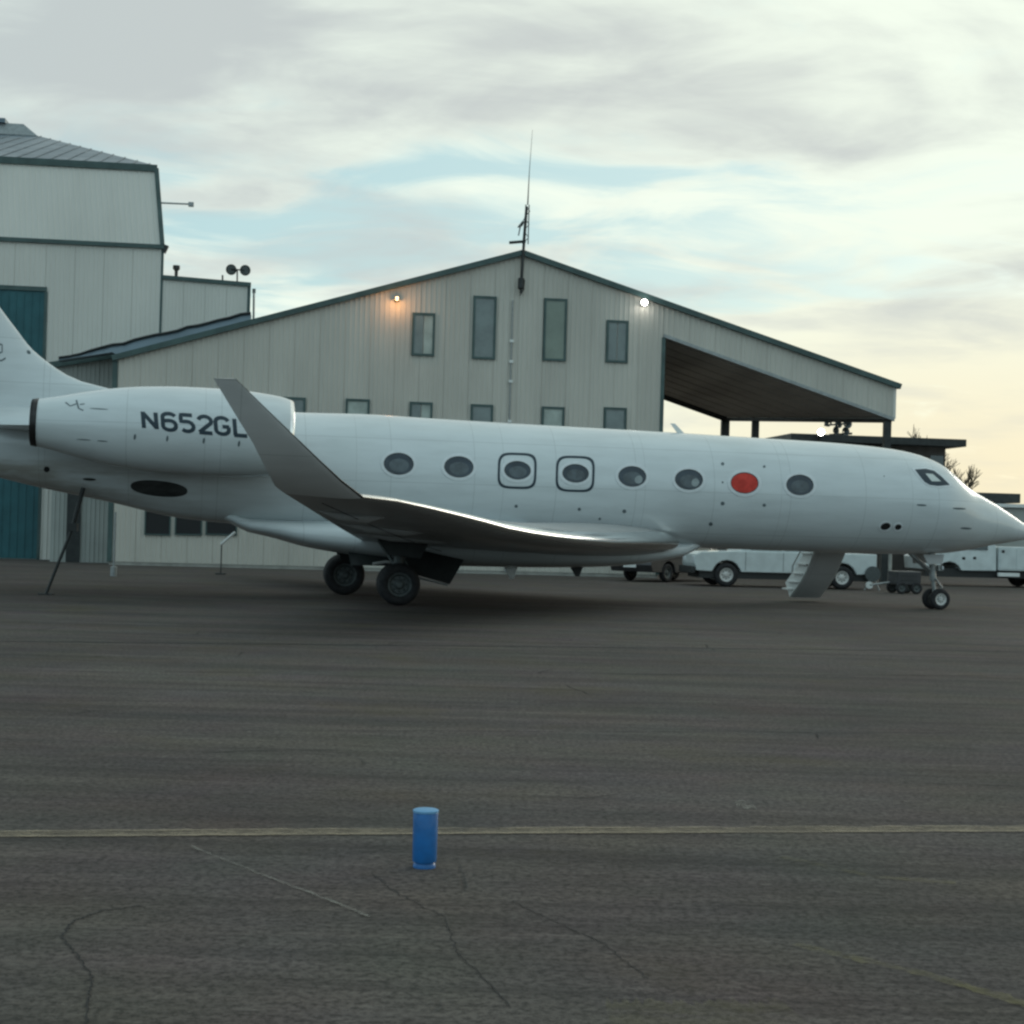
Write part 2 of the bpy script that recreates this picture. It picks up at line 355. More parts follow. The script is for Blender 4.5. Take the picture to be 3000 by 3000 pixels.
# ================================================================== AIRCRAFT
AF = Frame((-2.73, 36.7, 0), radians(12))
jet = thing('business_jet', 'white twin engine business jet with upturned winglets parked on the apron', 'jet', AF)
TOP = [(3038,1562),(3018,1547),(2987,1527),(2945,1499),(2904,1473),(2862,1449),(2821,1424),(2780,1389),(2738,1357),(2697,1338),(2655,1325),(2614,1317),(2531,1306),(2407,1295),(2299,1288),(2121,1277),(1914,1264),(1707,1252),(1500,1240),(1266,1226),(1079,1214),(893,1209),(600,1199),(350,1193),(0,1188),(-200,1196),(-450,1222)]
BOT = [(3038,1566),(3018,1577),(2978,1585),(2904,1597),(2821,1613),(2738,1622),(2614,1623),(2448,1619),(2283,1613),(2121,1608),(1900,1598),(1500,1578),(1266,1566),(1000,1554),(800,1544),(652,1532),(512,1515),(326,1472),(116,1428),(0,1400),(-200,1352),(-450,1285)]
def curve(P, b=0):
    q = [AF.px(x, y, b) for x, y in P][::-1]; xs = [p.x for p in q]; zs = [p.z for p in q]; return smooth_interp(xs, zs), xs[0], xs[-1]
ftop, fx0, fx1 = curve(TOP); fbot, bx0, bx1 = curve(BOT); fx0 = max(fx0, bx0); fx1 = min(fx1, bx1)
def fus_ring(x, n=64):
    zt, zb = ftop(x), fbot(x); h = (zt-zb)/2; zc_ = (zt+zb)/2
    hw = min(1.30, 1.0*h*1.02)
    if x > 9: hw = min(hw*1.06, 1.30)
    r = []
    for k in range(n):
        a = 2*pi*k/n; r.append(Vector((x, hw*sin(a), zc_+h*cos(a))))
    return r
NS = 150; xs = []
for i in range(NS+1):
    t = i/NS; xs.append(fx0+(fx1-fx0)*(1-(1-t)**1.35))
fm = MB(); fm.rings([fus_ring(x) for x in xs]); 
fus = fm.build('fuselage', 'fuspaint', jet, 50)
def bvh_of(mbs):
    v = []; f = []
    for m_ in mbs:
        o = len(v); v += [Vector(p) for p in m_.v]; f += [tuple(i+o for i in q) for q in m_.f]
    return BVHTree.FromPolygons(v, f)
bf = bvh_of([fm])
def drape_poly(bv, loops, off, inner=None, grid=None):
    pass
def hit(bv, px, py, off):
    d = AF.dir(px, py); p, n, i, t = bv.ray_cast(AF.cam, d)
    if p is None: return None
    if n.dot(d) > 0: n = -n
    return p + n*off
def disc(bv, cx, cy, rx, ry, off, tilt=0.0, rings_=5, n=36, sup=2.0, r0=0.0, dome=0.0):
    R = []; 
    for j in range(rings_+1):
        s = lerp(r0, 1, j/rings_)
        if s < 1e-4: s = 1e-3
        ring = []
        for k in range(n):
            a = 2*pi*k/n; ca, sa = cos(a), sin(a); e = 2/sup
            x = rx*s*abs(ca)**e*(1 if ca >= 0 else -1); y = ry*s*abs(sa)**e*(1 if sa >= 0 else -1)
            p = hit(bv, cx+x*cos(tilt)-y*sin(tilt), cy+x*sin(tilt)+y*cos(tilt), off+dome*(1-s*s))
            if p is None: return None
            ring.append(p)
        R.append(ring)
    mb = MB(); mb.rings(R, cap=False); return mb
def ringmesh(bv, cx, cy, rx, ry, wpx, off, tilt, sup=2.0, n=44):
    R = []
    for s, o in ((0, 0.0), (0.02, off), (.98, off), (1, 0.0)):
        ring = []
        for k in range(n):
            a = 2*pi*k/n; ca, sa = cos(a), sin(a); e = 2/sup; X, Y = rx+wpx*s, ry+wpx*s
            x = X*abs(ca)**e*(1 if ca >= 0 else -1); y = Y*abs(sa)**e*(1 if sa >= 0 else -1)
            ring.append(hit(bv, cx+x*cos(tilt)-y*sin(tilt), cy+x*sin(tilt)+y*cos(tilt), o))
        R.append(ring)
    mb = MB(); mb.rings(R, cap=False); return mb
T5 = .052
wins = [(1168,1359,44,32,0),(1344,1368,43,31,0),(1516,1378,39,27,1),(1686,1387,39,27,1),(1852,1396,41,30,0),(2018,1405,41,30,0),(2181,1415,41,31,2),(2343,1421,40,30,0)]
for x, y, rx, ry, k in wins:
    f = ringmesh(bf, x, y, rx, ry, 9, .012, T5).build('cabin_window', 'wframe', jet, 60)
    disc(bf, x, y, rx+.4, ry+.4, .004, T5).build('pane', 'red' if k == 2 else 'cabwin', f, 60)
    if k != 2: disc(bf, x+1, y+4, rx*.66, ry*.60, .0055, T5).build('pane_highlight', 'shade', f, 60)  # paler disc puts a soft highlight into the pane colour
    if x in (1852, 2018): disc(bf, x+19, y+9, 11, 12, .0065, .5).build('pane_glint', 'glint', f, 60)  # small pale disc, a painted glint low in two panes
    if k == 2: f['label'] = 'cabin window behind a bright red cover'
    ringmesh(bf, x, y, rx-2.0, ry-2.0, 2.4, .008, T5).build('gasket', 'dark', f, 60)
    if k == 1:
        ringmesh(bf, x-1, y+1.5, 50, 46, 7, .006, T5*.6, 4.2, 60).build('escape_hatch_outline', 'reg', jet, 60)
# dots, ports, drains
for x, y, r in ((1512,1483,5),(1697,1492,5),(1829,1498,6),(1757,1520,4),(2082,1535,6),(2117,1359,5),(2239,1367,4),(2117,1475,6),(2239,1480,5),(2117,1413,3),(137,1375,9),(2590,1395,2)):
    d_ = disc(bf, x, y, r, r*.95, .004, 0, 2, 12)
    if d_: d_.build('drain_port', 'mark' if r < 8 else 'black', jet, 60)
for x, y, rx, ry in ((2594,1542,15,10),(2631,1544,10,8)):
    ringmesh(bf, x, y, rx, ry, 5, .01, -.3).build('probe_port', 'wframe', jet, 60)
    disc(bf, x, y, rx+.2, ry+.2, .005, -.3).build('port_hole', 'black', jet, 60)
for x, y, l in ((2810,1490,40),(2830,1548,34),(2700,1480,30)):
    disc(bf, x, y, l/2, 3, .003, .05, 2, 14).build('access_panel_edge', 'mark', jet, 60)
disc(bf, 466, 1431, 84, 23, .006, .10, 5, 40, 2.2).build('dark_oval', 'oval', jet, 60)  # flat dark oval on the lower rear fuselage
disc(bf, 262, 1404, 20, 4, .005, .05, 2, 16).build('vent_slot', 'dark', jet, 60)
# cockpit side window
def polypatch(bv, P, off, sub=8):
    c = (sum(p[0] for p in P)/len(P), sum(p[1] for p in P)/len(P)); Q = []
    for i in range(len(P)):
        a, b = P[i], P[(i+1) % len(P)]
        for k in range(sub): Q.append((lerp(a[0], b[0], k/sub), lerp(a[1], b[1], k/sub)))
    R = [[hit(bv, c[0]+(q[0]-c[0])*s, c[1]+(q[1]-c[1])*s, off) for q in Q] for s in (.002, .25, .5, .75, 1)]
    return MB().rings(R, cap=False)
CW = [(2680,1376),(2712,1374),(2736,1380),(2757,1396),(2782,1421),(2748,1424),(2724,1421),(2708,1412),(2694,1395)]
c0 = (sum(p[0] for p in CW)/9, sum(p[1] for p in CW)/9)
def grow(P, s): return [(c0[0]+(p[0]-c0[0])*s, c0[1]+(p[1]-c0[1])*s) for p in P]
cwf = polypatch(bf, grow(CW, 1.22), .006).build('cockpit_window', 'wframe', jet, 60)
polypatch(bf, CW, .012).build('window_seal', 'reg', cwf, 60)
CI = [(2710,1388),(2732,1390),(2756,1411),(2729,1411)]
polypatch(bf, CI, .018).build('pane', mat('bright_cockpit_glass', (.55, .60, .58), .1, spec=.8), cwf, 60)  # daylight seen through the cockpit, put into the pane colour
for s in (-1, 1):      # windscreens, mostly turned away from the camera
    q = []
    xa, xb = AF.px(2752, 1385).x, AF.px(2800, 1410).x
    for i in range(7):
        x = lerp(xa, xb, i/6); zt, zb = ftop(x), fbot(x); h = (zt-zb)/2; zc_ = (zt+zb)/2; hw = min(1.3, h*1.02*1.06)
        q.append([Vector((x, s*hw*sin(a)*1.006, zc_+h*cos(a)*1.006)) for a in [radians(6+k*4) for k in range(9)]])
    MB().rings(q, cap=False, closed=False).build('windscreen', 'glass', jet, 60)

# wing-body fairing
FB = [(2085,1612),(2035,1620),(1955,1637),(1831,1655),(1707,1661),(1500,1661),(1312,1657),(1130,1640),(963,1615),(893,1602),(800,1576),(699,1552),(625,1527)]
fb, gx0, gx1 = curve(FB)
rg = []
for i in range(61):
    t = i/60; x = lerp(gx0, gx1, t); zb = fbot(x) if t in (0, 1) else min(fb(x), fbot(x)-.001)
    e = max(0, 1-abs(2*t-1)**2.6); es = min(1, e*1.6)
    zb = lerp(fbot(x)+.12, zb, min(1, e*3.5)); hw = .2 + 1.32*max(0, 1-abs(2*t-1)**(2.0 if t > .5 else 3.4))**(1.0 if t > .5 else .6); zt = lerp(zb+.25, 1.95, e**(1.3 if t > .5 else .8)); ring = []
    for k in range(44):
        a = 2*pi*k/44; ca, sa = cos(a), sin(a); p = .72
        ring.append(Vector((x, hw*abs(sa)**p*(1 if sa > 0 else -1), (zt+zb)/2-(zt-zb)/2*abs(ca)**p*(1 if ca > 0 else -1))))
    rg.append(ring)
fairm = MB(); fairm.rings(rg); fairm.build('belly_fairing', 'paint', jet, 50)

# wings
LEpx = [(1965,1590),(1831,1590),(1707,1582),(1603,1569),(1500,1550),(1400,1523),(1336,1507),(1266,1490),(1173,1469),(1051,1454)]
Lr = AF.px(1965, 1590, -1.35); Lt = AF.px(1051, 1454, -12.6)
LE = [AF.vplane(x, y, Lr, Lt) for x, y in LEpx]
TEa = AF.px(1058, 1583, -1.6); TEk = AF.px(1000, 1549, -5.2); TEt = AF.px(838, 1448, -12.4)
def airfoil(L, T, N, th, n=14, camber=.012):
    L, T, N = Vector(L), Vector(T), Vector(N); c = (T-L).length; up = []; lo = []
    for i in range(n+1):
        x = .5*(1-cos(pi*i/n)); yt = 5*th*(.2969*sqrt(x)-.126*x-.3516*x*x+.2843*x**3-.1030*x**4); yc = camber*4*x*(1-x)
        up.append(L.lerp(T, x)+N*c*(yc+yt)); lo.append(L.lerp(T, x)+N*c*(yc-yt))
    return up + lo[-2:0:-1]
def le_at(v):
    vs = [-p.y for p in LE]
    for i in range(len(LE)-1):
        if v <= vs[i+1] or i == len(LE)-2:
            t = (v-vs[i])/(vs[i+1]-vs[i]); return LE[i].lerp(LE[i+1], t)
def te_at(v):
    a, b, c = TEa, TEk, TEt; va, vb, vc = 1.6, 5.2, 12.4
    return a.lerp(b, (v-va)/(vb-va)) if v < vb else b.lerp(c, (v-vb)/(vc-vb))
zle = smooth_interp([-p.y for p in LE], [p.z for p in LE])
secs = []
for i in range(15):
    v = .9 + (12.5-.9)*i/14; L = le_at(v); T = te_at(v); L.z = zle(v) if v > 1.4 else L.z
    if v < 1.35: L.z = LE[0].z
    secs.append((L, T, Vector((0, 0, 1)), lerp(.105, .085, i/14)))
wl = [((1000,1407,-13.05),(806,1425,-12.95),35),((930,1342,-13.55),(775,1365,-13.5),58),((860,1275,-13.9),(742,1300,-13.85),70),((775,1193,-14.2),(690,1215,-14.2),74),((689,1109,-14.5),(625,1108,-14.5),76)]
wlsec = [secs[-1]]
for a, b, ang in wl:
    A = radians(ang); wlsec.append((AF.px(*a), AF.px(*b), Vector((0, sin(A), cos(A))), .075))
def mir(p, s): return Vector((p[0], p[1]*s, p[2]))
def wing(s):       # s = 1 near side, -1 far side
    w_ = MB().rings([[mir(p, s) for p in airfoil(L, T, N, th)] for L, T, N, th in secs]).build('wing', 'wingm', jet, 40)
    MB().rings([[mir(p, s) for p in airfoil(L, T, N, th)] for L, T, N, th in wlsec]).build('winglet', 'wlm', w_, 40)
    def lestrip(S, name, mm='lepol'):
        R = []
        for L, T, N, th in S:
            a = airfoil(L, T, N, th*1.06, 40); n_ = len(a); d_ = (L-T).normalized()*.006
            idx = [6, 5, 4, 3, 2, 1, 0, n_-1, n_-2, n_-3, n_-4]; R.append([mir(a[j]+d_, s) for j in idx])
        return MB().rings(R, cap=False, closed=False).build(name, mm, w_, 60)
    lestrip(secs, 'leading_edge'); lestrip(wlsec, 'winglet_edge', 'nozzle')  # winglet strip is dark metal, a dark reflection put into its colour
    # flap gap lines and flap track fairings under the wing
    for v in (4.2, 7.0, 9.6):
        L, T = le_at(v), te_at(v); c = (T-L)
        p0 = L+c*.52-Vector((0, 0, .02)); p1 = T-c.normalized()*.12
        MB().tube([mir(p0+Vector((0,0,-.02)), s), mir(p0.lerp(p1, .3)+Vector((0, 0, -.08)), s), mir(p0.lerp(p1, .7)+Vector((0, 0, -.07)), s), mir(p1, s)], [.02, .09, .08, .02], 12).build('flap_fairing', 'wingm', w_, 50)
    for fr_ in (.70,):
        P = []
        for v in (3.0, 5.2, 8, 11.8):
            L, T = le_at(v), te_at(v); P.append(mir(L.lerp(T, fr_)-Vector((0, 0, (T-L).length*.045)), s))
        MB().tube(P, .008, 6).build('flap_gap', 'dark', w_)
    return w_
wing(1); wing(-1)
# winglet static wick at the tip
# engines
def engine(s):
    A = AF.px(112, 1238, -2.45); B = AF.px(855, 1280, -2.45); A = mir(A, s); B = mir(B, s); ax = (B-A); L = ax.length; ax.normalize()
    prof = [(0,.50),(.04,.54),(.1,.61),(.18,.71),(.28,.81),(.4,.89),(.55,.935),(.7,.945),(.82,.925),(.9,.885),(.955,.845),(.984,.80)]
    f = smooth_interp([p[0] for p in prof], [p[1] for p in prof])
    mb = MB(); mb.lathe(A, ax, [(L*i/44*.984, f(i/44*.984)) for i in range(45)], 56)
    n_ = mb.build('engine_nacelle', 'paint', jet, 50)
    MB().lathe(A, ax, [(L*.983,.803),(L*.991,.79),(L*.997,.775),(L,.75),(L*.996,.715),(L*.98,.69),(L*.94,.67)], 56).build('intake_lip', 'lepol', n_, 60)
    MB().lathe(A, ax, [(L*.94,.67),(L*.86,.66),(L*.855,.001)], 40).build('intake_duct', 'dark', n_, 60)
    MB().lathe(A, ax, [(L*.86,.2),(L*.9,.12),(L*.92,.001)], 20).build('fan_spinner', 'gear', n_, 60)
    for k in range(14):
        a = 2*pi*k/14; u = ax.cross(Vector((0, 0, 1))).normalized(); v = ax.cross(u); r = u*cos(a)+v*sin(a); q = ax.cross(r)
        c = A+ax*(L*.87); MB().add([c+r*.18-q*.02, c+r*.18+q*.04+ax*.03, c+r*.65+q*.11+ax*.05, c+r*.65-q*.06], [(0,1,2,3)]).build('fan_blade', 'gear', n_)
    MB().lathe(A, ax, [(-.005,.505),(-.02,.512),(-.13,.49),(-.14,.47),(-.02,.46),(.4,.44),(.45,.001)], 48).build('exhaust_nozzle', 'nozzle', n_, 60)
    # pylon between nacelle and fuselage, drawn out aft to shade the tail
    P = [Vector((A.x-.85, s*-1.15, A.z+.06)), Vector((A.x-1.6, s*-.5, A.z+.06)), Vector((B.x-1.2, s*-.9, B.z+.1)), Vector((B.x-1.7, s*-2.1, B.z+.05)), Vector((A.x+.2, s*-2.1, A.z+.0))]
    R = []
    for fr_, xa, xb in ((-.4, A.x-1.4, B.x-1.1), (-1.0, A.x-1.15, B.x-1.3), (-1.9, A.x-1.05, B.x-1.6), (-2.3, A.x-.1, B.x-1.9)):
        R.append(airfoil(Vector((xb, s*fr_, B.z-.0)), Vector((xa, s*fr_, A.z-.05)), Vector((0, 0, 1)), .055, 14, 0))
    MB().rings(R).build('pylon', 'paint', n_, 50)
    return mb, n_
nb, nac = engine(1); engine(-1)
bn = bvh_of([nb])
# registration letters in strokes (x right, y down, unit box w x 1)
def arc(cx, cy, rx, ry, a0, a1, n=8): return [(cx+rx*cos(radians(lerp(a0, a1, i/n))), cy+ry*sin(radians(lerp(a0, a1, i/n)))) for i in range(n+1)]
GL = {
 'N': [[(0,0),(0,1)], [(.0,.06),(.72,.94)], [(.72,0),(.72,1)]],
 '6': [arc(.36,.22,.36,.22,-20,-180,8)+[(0,.22),(0,.78)]+arc(.36,.76,.36,.24,180,0,10)+arc(.36,.66,.36,.24,0,-90,5)+[(.0,.46)]],
 '5': [[(.68,0),(.04,0),(.02,.42)]+[(.34,.40)]+arc(.36,.70,.36,.30,-90,140,10)],
 '2': [arc(.36,.28,.36,.28,-170,25,8)+[(.02,.98)], [(.0,1),(.74,1)]],
 'G': [arc(.36,.26,.36,.26,-15,-180,8)+arc(.36,.74,.36,.26,180,0,9)+[(.72,.55)], [(.76,.54),(.38,.54)]],
 'L': [[(0,0),(0,1)], [(-.08,1),(.66,1)]],
}
def ribbon(bv, pts, th, off, fx):
    # densify then offset
    Q = [pts[0]]
    for a, b in zip(pts, pts[1:]):
        if (a[0]-b[0])**2+(a[1]-b[1])**2 < 1e-6: continue
        k = max(1, int(sqrt((a[0]-b[0])**2+(a[1]-b[1])**2)/.12))
        for i in range(1, k+1): Q.append((lerp(a[0], b[0], i/k), lerp(a[1], b[1], i/k)))
    rows = []
    for i, p in enumerate(Q):
        a, b = Q[max(i-1, 0)], Q[min(i+1, len(Q)-1)]; dx_, dy_ = b[0]-a[0], b[1]-a[1]; l = sqrt(dx_*dx_+dy_*dy_) or 1; n = (-dy_/l, dx_/l)
        row = []
        for s_ in (-1, -.33, .33, 1):
            X, Y = fx(p[0]+n[0]*th/2*s_, p[1]+n[1]*th/2*s_); row.append(hit(bv, X, Y, off))
        rows.append(row)
    if any(q is None for r in rows for q in r): return None
    return MB().rings(rows, cap=False, closed=False)
xs0 = [(418,'N'),(475,'6'),(527,'5'),(580,'2'),(630,'G'),(686,'L')]
for x0, ch in xs0:
    y0 = 1206+(x0-418)*.078; mbL = MB(); k = 0
    for st in GL[ch]:
        def fx(a, b, x0=x0, y0=y0): 
            return x0+a*52+b*4, y0+b*48+a*4
        r = ribbon(bn, st, .235 if ch != 'N' else .24, .004+.002*k, fx); k += 1
        if r: mbL.add(r.v, r.f)
    o = mbL.build('registration_letter', 'reg', nac); o['label'] = 'dark letter or digit %s of the registration N652GL' % ch
# small logo squiggle and stencils on the nacelle
for st in ([(0,.2),(.2,.45),(.45,.3)], [(.45,.05),(.55,.6),(.75,.75)], [(.6,.35),(.8,.3)]):
    r = ribbon(bn, st, .07, .004, lambda a, b: (192+a*70, 1170+b*44))
    if r: r.build('nacelle_logo', 'mark', nac)
for x, y in ((395,1280),(490,1285),(597,1291),(700,1300)):
    d_ = disc(bn, x, y, 3.5, 9, .004, .15, 2, 10)
    if d_: d_.build('latch', 'mark', nac)
for x, y, l in ((290,1198,28),(245,1288,22),(300,1292,16)):
    d_ = disc(bn, x, y, l, 1.6, .004, .06, 2, 12)
    if d_: d_.build('panel_seam', 'mark', nac)

# fin and tailplane
FL = [(430,1160),(349,1143),(290,1133),(233,1115),(195,1098),(163,1078),(128,1052),(93,1022),(46,962),(0,901)]
fl = [AF.px(x, y, 0) for x, y in FL]; slope = (fl[-1].x-fl[-3].x)/(fl[-1].z-fl[-3].z)
zs = [p.z for p in fl]; xf = [p.x for p in fl]
ztop = 7.55
zs2 = zs+[ztop]; xf2 = xf+[xf[-1]+slope*(ztop-zs[-1])*.95]
fle = smooth_interp(zs2, xf2); R = []
z_lo = zs[0]; xte0 = fl[-1].x-4.3; xtetop = xf2[-1]-2.7
levels = [z_lo-.5]+[lerp(z_lo, zs[-1], (i/14)**1.0) for i in range(15)]+[lerp(zs[-1], ztop, i/6) for i in range(1, 7)]
for z in levels:
    xl = fle(max(z, z_lo)); t = (z-z_lo)/(ztop-z_lo); xt = lerp(xte0, xtetop, t); c = xl-xt
    R.append(airfoil(Vector((xl, 0, z)), Vector((xt, 0, z)), Vector((0, 1, 0)), min(.11, .40/c), 20, 0))
fm2 = MB(); fm2.rings(R); fin = fm2.build('vertical_fin', 'paint', jet, 50)
for s in (-1, 1):
    S = []
    for t in (0, .5, 1):
        S.append(airfoil(Vector((xf2[-1]+.3-t*2.6, s*(.0+5.3*t), ztop+.02)), Vector((xf2[-1]-2.9-t*1.6, s*(5.3*t), ztop+.02)), Vector((0, 0, 1)), .09, 14, 0))
    MB().rings(S).build('tailplane', 'paint', fin, 50)
bfin = bvh_of([fm2])
for st in ([(0,.0),(.6,.1),(.6,.5),(.2,.6)], [(0,.9),(.5,1.0),(.9,.85)], [(-.6,.3),(-.2,.5),(-.5,1.)]):
    r = ribbon(bfin, st, .09, .005, lambda a, b: (-14+a*34, 1005+b*52))
    if r: r.build('fin_marking', 'mark', fin)
d_ = disc(bfin, 84, 1032, 7, 5, .004, .8, 2, 10)
if d_: d_.build('fin_port', 'mark', fin)

# landing gear
def wheel(cx, cy, cz, r, wd, hub_m, parent, ax=(0, 1, 0)):
    c = Vector((cx, cy, cz)); a = Vector(ax); h = wd/2
    o = MB().lathe(c, a, [(-h*.75, r*.56), (-h*.95, r*.62), (-h, r*.78), (-h*.85, r*.92), (-h*.45, r*.99), (0, r), (h*.45, r*.99), (h*.85, r*.92), (h, r*.78), (h*.95, r*.62), (h*.75, r*.56)], 36).build('wheel', 'tyre', parent, 50)
    MB().lathe(c, a, [(-h*.55, .001), (-h*.62, r*.12), (-h*.5, r*.2), (-h*.35, r*.26), (-h*.35, r*.40), (-h*.72, r*.48), (-h*.78, r*.565), (h*.78, r*.565), (h*.72, r*.48), (h*.35, r*.40), (h*.35, r*.26), (h*.5, r*.2), (h*.62, r*.12), (h*.55, .001)], 30).build('hub', hub_m, o, 35)
    for k in range(8):
        an = 2*pi*k/8; b = a.cross(Vector((0, 0, 1))); u = b*cos(an)+Vector((0, 0, 1))*sin(an)
        MB().lathe(c+u*r*.33-a*h*.36, a*-1, [(0, r*.045), (.006, r*.045), (.006, .001)], 8).build('hub_hole', 'black', o)
    return o
ng = AF.px(2752, 1764, -.17); nx = ng.x
strut = MB(); strut.tube([(nx-.04, 0, .32), (nx-.10, 0, .75)], .055, 14); strut.tube([(nx-.10, 0, .72), (nx-.18, 0, 1.75)], .085, 14)
strut.tube([(nx-.04, -.24, .27), (nx-.04, .24, .27)], .045, 12)
strut.tube([(nx-.1, -.12, .78), (nx+.12, -.06, .56), (nx-.02, 0, .36)], .028, 8)
strut.tube([(nx-.13, 0, .95), (nx-.9, 0, 1.5)], .045, 10); strut.tube([(nx-.12, .12, .9), (nx-.85, .12, 1.5)], .03, 10)
strut.box((nx-.02, -.11, .98), (nx+.06, .11, 1.12))
strut.build('nose_gear_strut', 'gear', jet, 40, .006)
wheel(nx, -.19, .265, .265, .17, 'hub', jet); wheel(nx-.02, .19, .265, .265, .17, 'hubd', jet)
for s in (-1, 1):
    MB().prism([(nx-.55, s*.30, 1.38), (nx+.02, s*.30, 1.40), (nx-.06, s*.40, 1.16), (nx-.46, s*.40, 1.14)], (0, s*.02, 0)).build('nose_gear_door', 'wingm', jet, None, .004)
MB().lathe((nx+.06, -.09, 1.05), (1, 0, 0), [(0, .05), (.05, .07), (.055, .001)], 16).build('taxi_light', 'wframe', jet, 40)
def main_gear(x, y, s, hm, tw=.34, wr=.465):
    m_ = MB(); m_.tube([(x, y, .45), (x+.02, y-s*.05, 1.0), (x+.05, y-s*.1, 1.75)], [.09, .11, .12], 14)
    m_.tube([(x, y-.46, .46), (x, y+.46, .46)], .06, 12); m_.tube([(x, y, .8), (x-.5, y+s*.5, 1.6)], .045, 10); m_.tube([(x, y, .85), (x+.55, y+s*.1, 1.62)], .04, 10)
    m_.tube([(x+.1, y, 1.05), (x+.28, y, .78), (x+.05, y, .5)], .035, 8)
    m_.build('main_gear_strut', 'hubd', jet, 40)
    wheel(x, y-tw, wr, wr, .32, hm, jet); wheel(x+.05, y+tw, wr, wr, .32, hm, jet)
mg = AF.px(1168, 1714, -2.6); main_gear(mg.x, -2.3, 1, 'hubd')
mf = AF.px(1004, 1697, 2.3); main_gear(mf.x, 2.3, -1, 'hubd', .42, .50)
P = [AF.px(*q) for q in ((1180,1600,-1.6),(1360,1640,-1.6),(1318,1712,-1.9),(1240,1690,-1.9),(1165,1668,-1.9))]
MB().prism(P, (0, .03, 0)).build('main_gear_door', 'dark', jet, None, .006)
m_ = MB(); m_.tube([AF.px(1150,1679,-2.0), AF.px(1230,1694,-2.0), AF.px(1312,1714,-2.0)], .022, 8); m_.build('door_rod', 'gear', jet, 40)
MB().tube([AF.px(1092,1652,-1.9), AF.px(1130,1646,-1.9), AF.px(1180,1649,-1.9)], .035, 8).build('gear_hinge', 'hub', jet, 40)
for y_, s_ in ((-1.15, 1), (1.15, -1)):
    MB().hexa([(mg.x-.9, y_, .82), (mg.x+.75, y_, .82), (mg.x+.75, y_-s_*.03, .82), (mg.x-.9, y_-s_*.03, .82), (mg.x-1.0, y_+s_*.25, 1.35), (mg.x+.9, y_+s_*.25, 1.35), (mg.x+.9, y_+s_*.22, 1.35), (mg.x-1.0, y_+s_*.22, 1.35)]).build('inboard_shade_door', 'dark', jet, None, .006)  # dark door plates, added to deepen the shade around the wheels
MB().hexa([(mg.x-.30, -2.95, 1.10), (mg.x+.42, -2.95, 1.04), (mg.x+.42, -2.90, 1.04), (mg.x-.30, -2.90, 1.10), (mg.x-.75, -2.95, 1.75), (mg.x+.75, -2.95, 1.72), (mg.x+.75, -2.88, 1.72), (mg.x-.75, -2.88, 1.75)]).build('outboard_shade_door', 'dark', jet, None, .01)  # dark plate standing in for the shade above the near wheels
# belly antennas
for x, y, hh, mt in ((1500,1664,.26,'whitep'),(1692,1664,.2,'dark'),(1318,1655,.12,'whitep')):
    p = AF.px(x, y, 0); MB().hexa([(p.x-.05,-.012,p.z-hh),(p.x+.05,-.012,p.z-hh),(p.x+.05,.012,p.z-hh),(p.x-.05,.012,p.z-hh),(p.x-.20,-.03,p.z+.05),(p.x+.14,-.03,p.z+.05),(p.x+.14,.03,p.z+.05),(p.x-.20,.03,p.z+.05)]).build('blade_antenna', mt, jet, None, .006)
p = AF.px(1995, 1268, 0); MB().hexa([(p.x-.02,-.02,p.z-.1),(p.x+.18,-.02,p.z-.1),(p.x+.18,.02,p.z-.1),(p.x-.02,.02,p.z-.1),(p.x-.28,-.008,p.z+.22),(p.x-.16,-.008,p.z+.22),(p.x-.16,.008,p.z+.22),(p.x-.28,.008,p.z+.22)]).build('blade_antenna', 'whitep', jet, None, .004)

# airstair on the far side
sx0 = AF.px(2395, 1640, 1.3).x; sw = .80
top_, bot_ = Vector((0, 1.15, 1.72)), Vector((0, 3.0, .10))
def sp(t, off=0.0):     # bowed path of the door skin
    p = top_.lerp(bot_, t); b = sin(pi*t)*.16; n = Vector((0, -(bot_-top_).z, (bot_-top_).y)).normalized()*-1
    return p + n*(b-off)
sk = MB(); sk.rings([[Vector((sx0, *sp(t/12).yz)), Vector((sx0+sw, *sp(t/12).yz)), Vector((sx0+sw, *sp(t/12, .04).yz)), Vector((sx0, *sp(t/12, .04).yz))] for t in range(13)])
stair = sk.build('airstair', 'wlm', jet, 40)
for t in range(6):
    q = sp((t+.6)/6.3, .05); MB().box((sx0-.10, q.y-.02, q.z+.03), (sx0+sw-.03, q.y+.62, q.z+.07)).build('step', 'whitep', stair, None, .004)
for xx in (sx0-.04, sx0+sw+.0):
    MB().rings([[Vector((xx, *sp(t/12, .02).yz)), Vector((xx+.04, *sp(t/12, .02).yz)), Vector((xx+.04, *sp(t/12, .52).yz)), Vector((xx, *sp(t/12, .52).yz))] for t in range(13)]).build('stringer', 'whitep', stair, 40)
for xx in (sx0-.02,):
    MB().tube([(xx, 1.3, 2.3), (xx, 1.9, 1.75), (xx, 2.9, .95), (xx, 3.05, .2)], .018, 8).build('handrail', 'steel', stair, 40)

# tail support pole
ts = thing('tail_stand', 'dark slanted support pole under the tail of the jet', 'stand', loc=WF.gr(135, 1742))
o_ = WF.gr(135, 1742); yv = o_.y
def wpt(x, y, Y): return WF.px(x, y, Y)-o_
ptop = wpt(243, 1462, yv); pmid = wpt(213, 1545, yv)
MB().tube([(0, 0, .02), pmid], .035, 10).build('lower_tube', 'dark', ts, 40)
MB().tube([pmid, ptop+Vector((0, .0, .25))], .05, 10).build('upper_tube', 'dark', ts, 40)
MB().box((pmid.x-.11, pmid.y-.06, pmid.z-.09), (pmid.x+.11, pmid.y+.06, pmid.z+.09)).build('clamp', 'dark', ts, None, .01)
MB().box((-.16, -.1, 0), (.16, .1, .03)).build('foot', 'dark', ts, None, .005)

